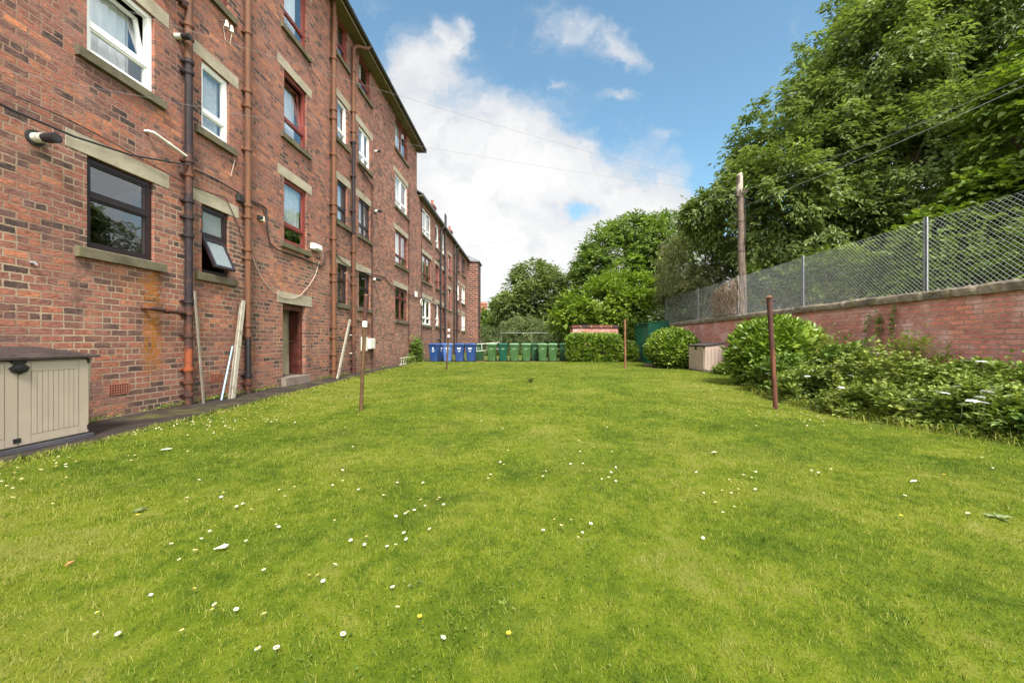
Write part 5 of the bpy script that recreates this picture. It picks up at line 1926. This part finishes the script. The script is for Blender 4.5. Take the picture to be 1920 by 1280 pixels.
weedbed('nettle_clump', 'small green weeds at the foot of the wall under the leaning ladder', (-6.3, 20.6, .4), (.2, .9), 200, M['lf_weed'], .09, .05)

# low ground cover that fills the bed between the clumps
n = 9000
y = rng.uniform(2.2, 10.5, n)
bx_ = np.interp(y, [e[1] for e in BEDF], [e[0] for e in BEDF])
x = bx_ + (XW - .08 - bx_) * rng.uniform(0, 1, n) ** .9
hz = np.minimum(.05 + .55 * (x - bx_) / 2, .45) * rng.uniform(.2, 1, n) + .02
B = np.stack([x, y, hz], 1)
d = unit(np.stack([rng.normal(0, 1, n), rng.normal(0, 1, n), rng.uniform(-.2, .6, n)], 1))
V, P = leaf_arrays(B, d, UP3 + rng.normal(0, .45, (n, 3)), rng.uniform(.04, .08, n), rng.uniform(.022, .042, n))
tag(npmesh('bed_undergrowth', V, P, M['lf_weed'], rnd=np.repeat(rng.uniform(0, 1, n), 6)), 'low leafy undergrowth filling the bed along the garden wall', 'undergrowth', kind='stuff')
# long grass fringe at the bed edge
n = 2600
y = rng.uniform(2.4, 9.6, n)
bx_ = np.interp(y, [e[1] for e in BEDF], [e[0] for e in BEDF])
x = bx_ + rng.normal(.06, .09, n)
a = rng.uniform(0, 6.28, n)
h = rng.uniform(.05, .24, n) * rng.uniform(.4, 1, n)
w = rng.uniform(.004, .007, n)
b = np.stack([x, y, np.zeros(n)], 1)
s = np.stack([np.cos(a), np.sin(a), 0 * a], 1) * w[:, None]
dr = np.stack([np.cos(a + 1.4), np.sin(a + 1.4), 0 * a], 1)
mid = b + UP3 * (h * .65)[:, None] + dr * (h * .25)[:, None]
tip = b + UP3 * (h * .85)[:, None] + dr * (h * .75)[:, None]
V = np.stack([b - s, b + s, mid + s * .7, tip, mid - s * .7], 1).reshape(-1, 3)
tag(npmesh('edge_grass', V, np.arange(n * 5).reshape(-1, 5), M['blade'], rnd=np.repeat(rng.uniform(0, 1, n), 5)), 'long unmown grass along the edge of the bed', 'grass', kind='stuff')
# fringe of grass and moss at the path edge
n = 4200
y = rng.uniform(2.5, 21.5, n)
ex = np.interp(y, [e[1] for e in EDGE], [e[0] for e in EDGE])
x = ex + rng.normal(-.02, .05, n)
a = rng.uniform(0, 6.28, n)
h = rng.uniform(.03, .08, n)
w = rng.uniform(.003, .006, n) * (1 + y * .12)
b = np.stack([x, y, 0 * x - .01], 1)
s = np.stack([np.cos(a), np.sin(a), 0 * a], 1) * w[:, None]
tip = b + UP3 * h[:, None] + np.stack([np.cos(a + 1.4), np.sin(a + 1.4), 0 * a], 1) * (h * .6)[:, None]
V = np.stack([b - s, b + s, tip], 1).reshape(-1, 3)
tag(npmesh('edge_grass', V, np.arange(n * 3).reshape(-1, 3), M['blade'], rnd=np.repeat(rng.uniform(0, 1, n), 3)), 'fringe of grass where the lawn meets the asphalt path', 'grass', kind='stuff')
# small weeds and moss along the foot of the tenement
n = 1500
y = np.concatenate([rng.normal(c, .25, n // 10) for c in (7.0, 7.9, 8.3, 9.0, 9.5, 12.4, 13.6, 15.5, 17.5, 5.6)])
x = XF + np.abs(rng.normal(.03, .06, len(y)))
B = np.stack([x, y, rng.uniform(0, .05, len(y))], 1)
d = unit(np.stack([rng.uniform(0, 1, len(y)), rng.normal(0, .8, len(y)), rng.uniform(-.1, .8, len(y))], 1))
V, P = leaf_arrays(B, d, UP3 + rng.normal(0, .4, (len(y), 3)), rng.uniform(.02, .05, len(y)), rng.uniform(.012, .03, len(y)))
tag(npmesh('wall_weeds', V, P, M['lf_weed'], rnd=np.repeat(rng.uniform(0, 1, len(y)), 6)), 'tiny weeds sprouting along the foot of the tenement wall', 'weeds', kind='stuff')

# climbing stems on the garden wall
def climber(px, h, label, nl):
    y = wy(px)
    root = empty('climbing_plant', (XW - .06, y, 0), label=label, cat='plant', group='climbing stems on the garden wall')
    m = MB()
    pts = [(XW - .04 - .02 * math.sin(k), y + .05 * math.sin(k * 1.3), h * k / 8) for k in range(9)]
    m.tube(pts, [.007 - .0006 * k for k in range(9)], 6)
    m.build('stem', M['twig'], root)
    n = nl
    u = rng.uniform(.35, 1.0, n)
    B = np.stack([np.full(n, XW - .05), y + .05 * np.sin(u * 8 * 1.3), u * h], 1) + rng.normal(0, .03, (n, 3)) * (1, 1, .3)
    B[:, 0] = np.minimum(B[:, 0], XW - .03)
    d = unit(np.stack([-rng.uniform(.2, 1, n), rng.normal(0, .7, n), rng.uniform(-.7, .3, n)], 1))
    V, P = leaf_arrays(B, d, np.array([-.6, 0, .8]) + rng.normal(0, .35, (n, 3)), rng.uniform(.05, .10, n), rng.uniform(.035, .06, n))
    npmesh('leaves', V, P, M['lf_nettle'], root, rnd=np.repeat(rng.uniform(0, 1, n), 6))


climber(1634, 1.80, 'leafy climbing stem on the garden wall, left of three', 70)
climber(1655, 1.85, 'tallest leafy climbing stem on the garden wall, middle of three', 90)
climber(1680, 1.95, 'leafy climbing stem on the garden wall, right of three and reaching the coping', 80)

# dead brown vine on the fence
y0, y1 = wy(1384), wy(1336)
root = empty('dry_vine', (fx, (y0 + y1) / 2, 2.2), label='tangle of dead brown vine hanging on the fence left of the pole', cat='vine')
m = MB()
for k in range(190):
    u = random.random()
    y = y0 + (y1 - y0) * u + .05
    zt = 3.62 - 1.0 * random.random() ** 2 - .3 * u
    pts, x, z = [], fx - random.uniform(.0, .12), zt
    for s in range(6):
        pts.append((x, y, z))
        x -= random.uniform(-.03, .035)
        x = min(max(x, fx - .3), fx + .1)
        y += random.uniform(-.22, .22)
        z -= random.uniform(.05, .36) * (1 - .5 * u)
        z = max(z, 2.22)
    m.tube(pts, random.uniform(.005, .010), 4, cap=False)
m.build('stems', M['twig'], root)

# white umbels over the bed
def umbel():
    root = local('umbel_flower')
    s = MB()
    s.tube([(0, 0, -.20), (.01, 0, -.10), (0, 0, -.02)], [.0028, .0025, .002], 5)
    hd = []
    for k in range(13):
        a, q = k * 2.4, .052 * math.sqrt(k / 13)
        x, y, z = q * math.cos(a), q * math.sin(a), .012 - q * q * 4
        s.tube([(0, 0, -.02), (x, y, z)], .0015, 3)
        hd.append((x, y, z))
    s.build('stalk', M['stem'], root)
    h = MB()
    for (x, y, z) in hd:
        for j in range(6):
            a = j * 1.05 + x * 90
            px_, py_ = x + .009 * math.cos(a), y + .009 * math.sin(a)
            h.add([(px_ - .005, py_ - .005, z + .002), (px_ + .005, py_ - .004, z + .004), (px_ + .005, py_ + .005, z + .003), (px_ - .004, py_ + .005, z + .006)], [(0, 1, 2, 3)])
    h.build('head', M['petal'], root)
    return root


proto = umbel()
heads = [(665, 515, 9.0), (800, 490, 8.6), (885, 525, 8.2), (545, 575, 8.0), (575, 615, 7.6), (625, 580, 7.9), (810, 570, 7.7), (750, 545, 8.0), (330, 595, 8.6), (290, 560, 8.9),
         (1220, 760, 5.7), (1690, 710, 5.2), (1725, 690, 5.3), (1645, 745, 5.0), (1670, 780, 4.8), (1605, 770, 5.0), (1535, 790, 5.0), (1000, 470, 7.9), (845, 610, 7.0), (785, 685, 6.4),
         (1430, 720, 5.6), (1400, 712, 5.7), (510, 590, 8.1), (520, 570, 8.2), (665, 560, 8.0), (705, 480, 8.8), (970, 508, 7.9), (1500, 680, 5.6), (1660, 525, 5.9), (1550, 520, 6.4)]
for i, (zx, zy, Y) in enumerate(heads):
    o = proto if i == 0 else copy_tree(proto)
    x, y, z = at(1340 + zx / 3.31, 520 + zy / 3.31, Y - .45)
    o.location = (min(x, 7.6), y, max(z, .12))
    o.rotation_euler = (R(rng.uniform(-14, 14)), R(rng.uniform(-14, 14)), rng.uniform(0, 6))
    o.scale = [rng.uniform(.75, 1.1)] * 3
    tag(o, 'small flat white flower head standing above the weeds of the bed', 'flower', 'white flower heads in the bed')

# ================================================================ daisies and litter on the lawn
def daisy_mesh():
    m = MB()
    m.tube([(0, 0, 0), (.001, 0, .016), (0, 0, .026)], .0011, 4, 2)
    for k in range(13):
        a = 2 * math.pi * k / 13
        for (r0, r1) in ((.0035, .0125),):
            c, s = math.cos(a), math.sin(a)
            tx_, ty_ = -s * .0024, c * .0024
            m.add([(c * r0, s * r0, .027), (c * r1 * .7 + tx_, s * r1 * .7 + ty_, .0285), (c * r1, s * r1, .028), (c * r1 * .7 - tx_, s * r1 * .7 - ty_, .0285)], [(0, 1, 2, 3)], 0)
    m.tube([(0, 0, .0265), (0, 0, .0285), (0, 0, .0305)], [.0056, .0054, .0025], 8, 1)
    return m


dm = daisy_mesh()
proto = dm.build('daisy', [M['petal'], M['yolk'], M['stem']])
pts = []
for (ox, lst) in ((0, [(510, 965), (518, 1065), (628, 1062), (785, 857), (1012, 852), (945, 670), (1010, 635), (1042, 565), (1100, 520), (885, 592), (1283, 582), (1380, 745), (1140, 915), (1113, 948), (1230, 945),
                      (1383, 982), (1357, 1175), (1440, 1172), (960, 1067), (1608, 770), (1667, 765), (1690, 790), (1730, 720), (1245, 400), (1268, 373), (1232, 388), (1313, 415), (1450, 490), (1447, 503), (1157, 335),
                      (1172, 317), (1030, 248), (1737, 280), (1486, 343), (1460, 300), (1535, 292), (1755, 478), (260, 385), (355, 240), (965, 347), (977, 375), (162, 310), (70, 300), (30, 290), (50, 347), (335, 277), (370, 292),
                      (310, 180), (335, 180), (345, 168), (300, 165), (275, 148), (345, 138), (362, 130), (312, 128), (395, 152), (210, 196), (225, 197), (75, 215), (75, 240), (95, 190), (8, 222), (5, 258), (115, 253), (690, 148), (705, 120), (670, 127), (740, 103), (968, 103)]),
                  (640, [(273, 842), (285, 960), (513, 1122), (0, 1090), (50, 573), (133, 567), (125, 602), (242, 610), (278, 613), (338, 440), (360, 433), (376, 420), (280, 450), (437, 398), (500, 370), (510, 358), (535, 395), (470, 525),
                        (330, 540), (350, 572), (215, 335), (285, 272), (1052, 537), (1117, 485), (1199, 480), (1135, 517), (1297, 503), (1257, 552), (1227, 579), (1060, 210), (1058, 233), (775, 225), (770, 250), (833, 160), (847, 173),
                        (848, 103), (875, 93), (945, 97), (1160, 218), (1297, 213), (1353, 206), (1402, 215), (1367, 253), (1395, 242), (1428, 262), (1428, 182), (1265, 165), (1200, 170), (1165, 143), (1197, 120), (1250, 97), (1240, 42),
                        (1325, 73), (1412, 97), (5, 258), (0, 200), (93, 300), (67, 70), (420, 360), (433, 265)]),
                  (1280, [(102, 567), (318, 220), (352, 238), (380, 208), (383, 297), (250, 268), (245, 255), (285, 302), (247, 322), (215, 313), (108, 328), (180, 377), (268, 404), (770, 188), (668, 193), (1598, 100), (1568, 127),
                         (1610, 180), (1368, 45), (1100, 3), (80, 210), (1155, 325), (1497, 433), (843, 115), (708, 208), (212, 436), (640, 27), (1350, 122)])):
    for zx, zy in lst:
        pts.append(gr(ox + zx / 2.783, 820 + zy / 2.783))
ND = 250
more = []
while len(more) < 2800:
    q = random.random()
    if q < .62:
        y = 4.6 + 16 * random.random() ** .85
        x = float(np.interp(y, [e[1] for e in EDGE], [e[0] for e in EDGE])) + .08 + abs(random.gauss(0, .55 + .05 * y))
    elif q < .80:
        x, y = random.gauss(4.3, .5), random.uniform(5.5, 11.5)
    elif q < .92:
        x, y = random.uniform(-5, 5), random.uniform(14, 21.6)
    else:
        x, y = random.uniform(-4, 5), random.uniform(5, 14)
    if x < bed_x(y) - .1 and x > edge_x(y) + .03:
        more.append((x, y))
more.sort(key=lambda p: p[1])
indiv = pts + more[:ND - len(pts)]
rest = more[ND - len(pts):]
for i, (x, y) in enumerate(indiv):
    o = proto if i == 0 else proto.copy()
    if i:
        COL.objects.link(o)
    o.location = (x, y, float(lawn_z(x, y)) - .003)
    o.rotation_euler = (R(rng.uniform(-22, 22)), R(rng.uniform(-22, 22)), rng.uniform(0, 6))
    k = rng.uniform(.68, .98)
    o.scale = (k, k, rng.uniform(1.0, 1.5))
    tag(o, 'small white daisy with a yellow centre in the mown grass', 'daisy', 'daisies in the lawn')
D_ = np.array(dm.v)
V, P, mi = [], [], []
off = 0
quads = [f for f in dm.f if len(f) == 4]
qm = [m_ for f, m_ in zip(dm.f, dm.m) if len(f) == 4]
for (x, y) in rest:
    a, k = random.uniform(0, 6.28), random.uniform(.6, .95)
    q = D_ * k
    q = np.stack([q[:, 0] * math.cos(a) - q[:, 1] * math.sin(a), q[:, 0] * math.sin(a) + q[:, 1] * math.cos(a) + q[:, 2] * .0, q[:, 2] * 1.25], 1)
    q[:, 2] += q[:, 1] * random.uniform(-.5, .1)
    V.append(q + np.array([x, y, float(lawn_z(x, y)) - .003]))
    P.append(np.array(quads) + off)
    mi += qm
    off += len(D_)
tag(npmesh('daisies', np.concatenate(V), np.concatenate(P), [M['petal'], M['yolk'], M['stem']], mi=mi), 'far daisies sprinkled over the lawn and along the path edge', 'daisies', kind='stuff')

# buttercups
for (px, py) in ((954, 1215), (787, 1181), (258, 978), (1770, 898), (1690, 980)):
    m = MB()
    m.tube([(0, 0, 0), (0, 0, .03)], .0012, 4, 1)
    for k in range(5):
        a = 1.257 * k
        c, s = math.cos(a), math.sin(a)
        m.add([(0, 0, .03), (c * .007 - s * .005, s * .007 + c * .005, .033), (c * .011, s * .011, .036), (c * .007 + s * .005, s * .007 - c * .005, .033)], [(0, 1, 2, 3)], 0)
    o = m.build('buttercup', [M['yolk'], M['stem']])
    x, y = gr(px, py)
    o.location = (x, y, float(lawn_z(x, y)))
    tag(o, 'single small yellow buttercup among the white daisies', 'buttercup', 'buttercups in the lawn')


def scrap(name, px, py, pts, mat, label, cat, up=.02):
    x, y = gr(px, py)
    z = float(lawn_z(x, y)) + up
    m = MB()
    n = len(pts)
    top = [(x + a, y + b, z + c + .003) for a, b, c in pts]
    bot = [(x + a, y + b, z + c) for a, b, c in pts]
    cx_ = tuple(sum(p[k] for p in top) / n for k in range(3))
    cb = tuple(sum(p[k] for p in bot) / n for k in range(3))
    m.add(top + [cx_[:2] + (cx_[2] + .006,)], [(i, (i + 1) % n, n) for i in range(n)])
    m.add(bot + [cb], [((i + 1) % n, i, n) for i in range(n)])
    m.add(top + bot, [(i, i + n, (i + 1) % n + n, (i + 1) % n) for i in range(n)])
    tag(m.build(name, mat), label, cat)


scrap('paper_scrap', 413, 1040, [(-.03, -.01, 0), (0, -.012, .008), (.028, 0, .004), (.033, .018, .012), (.015, .014, .0), (.008, .026, .012), (-.012, .006, .004)], M['paper'], 'crumpled scrap of white paper lying on the lawn', 'litter')
scrap('feather', 311, 852, [(-.055, -.008, 0), (-.02, -.018, .006), (.03, -.012, .01), (.06, .01, .012), (.02, .016, .006), (-.03, .008, .002)], M['paper'], 'pale grey feather lying on the grass near the path', 'feather')
scrap('fallen_leaf', 129, 1069, [(-.014, .012, .006), (-.004, -.016, 0), (.006, -.012, .004), (.013, .014, .01), (.003, .004, 0)], M['dryleaf'], 'small orange dry leaf on the left of the lawn', 'leaf')
scrap('fallen_leaf', 1338, 855, [(-.035, -.008, 0), (0, -.012, .01), (.04, 0, .004), (.01, .014, .012)], M['paleleaf'], 'pale curled leaf lying on the right half of the lawn', 'leaf')
scrap('feather', 1712, 909, [(-.03, -.004, 0), (.02, -.008, .004), (.035, .004, .006), (-.01, .006, .004)], M['paper'], 'small white feather on the right of the lawn', 'feather')
# rosettes of broad weeds in the turf
for i, (px, py, s) in enumerate(((948, 1150, .05), (775, 1103, .05), (265, 962, .055), (1348, 1160, .035), (1870, 975, .07), (995, 718, .22), (1000, 1162, .04))):
    x, y = gr(px, py)
    n = 9 if s < .2 else 60
    a = np.arange(n) * 2.4 + rng.uniform(-.2, .2, n)
    B = np.stack([np.full(n, x), np.full(n, y), np.full(n, .02)], 1)
    d = np.stack([np.cos(a), np.sin(a), rng.uniform(.1, .4, n) + (1.0 if s > .2 else 0)], 1)
    V, P = leaf_arrays(B, d, UP3 + rng.normal(0, .25, (n, 3)), s * rng.uniform(.7, 1.2, n), s * (.4 if s < .2 else .06) * rng.uniform(.7, 1.2, n))
    o = npmesh('weed_rosette', V, P, M['lf_grey'] if i in (1, 2, 4) else M['lf_weed'], rnd=np.repeat(rng.uniform(.3, .9, n), 6))
    tag(o, ['small round leaved weed at the bottom centre of the lawn', 'grey green thistle rosette left of the lawn centre', 'grey green rosette near the orange leaf on the left', 'dark weed rosette at the lower right of the lawn',
            'grey cut sprig lying near the right edge of the lawn', 'tuft of longer grass in the middle of the far lawn', 'tiny pale weed at the bottom of the lawn'][i], 'weed')

# ================================================================ sky, sun, camera
EL, AZ = R(52), R(160)      # azimuth from +Y towards +X
EXPO = 2.0
world = bpy.data.worlds.new('World')
SC.world = world
world.use_nodes = True
t = T(nt=world.node_tree)
sky = t.n('TexSky')
sky.sky_type = 'NISHITA'
sky.sun_disc = False
sky.sun_elevation = EL
sky.sun_rotation = AZ
sky.altitude = 50
sky.air_density = 1.0
sky.dust_density = 0.6
sky.ozone_density = 1.6
g = t.n('TexCoord').outputs['Generated']
dv = t.vm('NORMALIZE', g)
x, y, z = t.sep(dv)
yy = t.math('MAXIMUM', y, 0.12)
a = t.math('MULTIPLY', t.math('DIVIDE', x, yy), 7.2)
b = t.math('MULTIPLY', t.math('DIVIDE', z, yy), 7.2)
uv = t.comb(a, b, 0)
wn = t.noise(uv, 0.55, 5, 0.55, out='Color')
uvw = t.vm('ADD', uv, t.vm('MULTIPLY', t.vm('SUBTRACT', wn, (.5, .5, .5)), (1.7, 1.4, 0)))
wn2 = t.noise(uv, 2.2, 5, 0.6, out='Color')
uvw = t.vm('ADD', uvw, t.vm('MULTIPLY', t.vm('SUBTRACT', wn2, (.5, .5, .5)), (.5, .45, 0)))


def blob(px, py, rx, ry, w):
    q = t.vm('MULTIPLY', t.vm('SUBTRACT', uvw, ((px - VX) / 100, (VY - py) / 100, 0)), (100 / rx, 100 / ry, 0))
    d2 = t.vm('DOT_PRODUCT', q, q)
    return t.math('MULTIPLY', t.math('EXPONENT', t.math('MULTIPLY', d2, -1.0)), w)


dens = None
for q in ((840, 320, 200, 150, 1.25), (1000, 310, 100, 95, .8), (1085, 330, 60, 60, .5), (920, 500, 420, 110, 1.3), (1215, 410, 90, 75, .95), (1200, 290, 55, 60, .45), (1265, 330, 45, 50, .35),
          (800, 115, 80, 55, .86), (845, 50, 36, 45, .66), (1090, 60, 90, 38, .66), (1165, 95, 55, 28, .62), (1160, 173, 55, 13, .55), (760, 190, 70, 40, .5), (1050, 160, 18, 12, .3), (1250, 245, 20, 14, .3),
          (1085, 392, 26, 30, -.85), (1000, 405, 55, 25, -.25), (1140, 250, 20, 45, -.3), (700, 0, 80, 60, .2), (1000, 20, 60, 20, .25), (1950, 100, 330, 620, 1.4), (1500, 610, 1200, 110, 1.5)):
    bb = blob(*q)
    dens = bb if dens is None else t.math('ADD', dens, bb)
fb = t.noise(uvw, 1.15, 9, 0.62)
dens = t.math('ADD', dens, t.math('MULTIPLY', t.math('SUBTRACT', fb, .5), 1.15))
front = t.mapr(dens, .20, 1.02)
# the rest of the dome: unseen broken cloud, made extra bright as added fill light
gen = t.noise(dv, 1.6, 7, 0.6)
rest_ = t.mapr(gen, .36, .56)
isf = t.mapr(y, .12, .3)
tall = t.mapr(b, 10.0, 7.5)
isf = t.math('MULTIPLY', isf, tall)
alpha = t.mix(isf, rest_, front)
K = 1.0 / (0.1 * 2 ** EXPO)
sh = t.noise(uvw, .9, 7, 0.6)
top = t.mapr(t.math('ADD', dens, t.math('MULTIPLY', t.math('SUBTRACT', sh, .5), 1.6)), .5, 1.7)
cl = t.mix(top, (.79 * K, .81 * K, .84 * K), (1.0 * K, 1.0 * K, 1.0 * K))
gr_ = t.mapr(t.noise(uvw, .75, 6, .55, .3), .50, .66)
cl = t.mix(t.math('MULTIPLY', gr_, .5), cl, (.70 * K, .73 * K, .77 * K))
over = (3.7 * K, 3.65 * K, 3.5 * K)  # cloud out of view, raised above the visible cloud for fill
cl = t.mix(isf, over, cl)
blue = t.mix(1.0, sky.outputs[0], (0.57, .69, .61), 'MULTIPLY')
final = t.mix(alpha, blue, cl)
bg = t.n('Background', {'Color': final, 'Strength': 0.1})
t.n('OutputWorld', {'Surface': bg})

sun = bpy.data.lights.new('sun', 'SUN')
sun.energy = 2.0
sun.angle = R(14)
sun.color = (1.0, .955, .88)
so = bpy.data.objects.new('sun', sun)
COL.objects.link(so)
to = Vector((math.sin(AZ) * math.cos(EL), math.cos(AZ) * math.cos(EL), math.sin(EL)))
so.rotation_euler = to.to_track_quat('Z', 'Y').to_euler()
so.location = to * 60

cam = bpy.data.cameras.new('camera')
co = bpy.data.objects.new('camera', cam)
COL.objects.link(co)
co.location = (0, 0, H)
co.rotation_euler = (R(90), 0, 0)
cam.sensor_fit = 'HORIZONTAL'
cam.sensor_width = 36
cam.lens = 36 * F / 1920
cam.shift_x = (960 - VX) / 1920
cam.shift_y = (VY - 640) / 1920
cam.clip_start = .05
cam.clip_end = 2000
SC.camera = co
SC.view_settings.view_transform = 'Standard'
SC.view_settings.look = 'None'
SC.view_settings.exposure = EXPO
SC.view_settings.gamma = 1
SC.cycles.use_adaptive_sampling = False
SC.cycles.adaptive_threshold = .02
SC.cycles.max_bounces = 7
SC.cycles.diffuse_bounces = 3
SC.cycles.transparent_max_bounces = 8
SC.cycles.sample_clamp_indirect = 6
SC.cycles.use_denoising = True
SC.cycles.denoiser = 'OPENIMAGEDENOISE'
SC.cycles.denoising_input_passes = 'RGB_ALBEDO_NORMAL'
SC.cycles.denoising_prefilter = 'NONE'
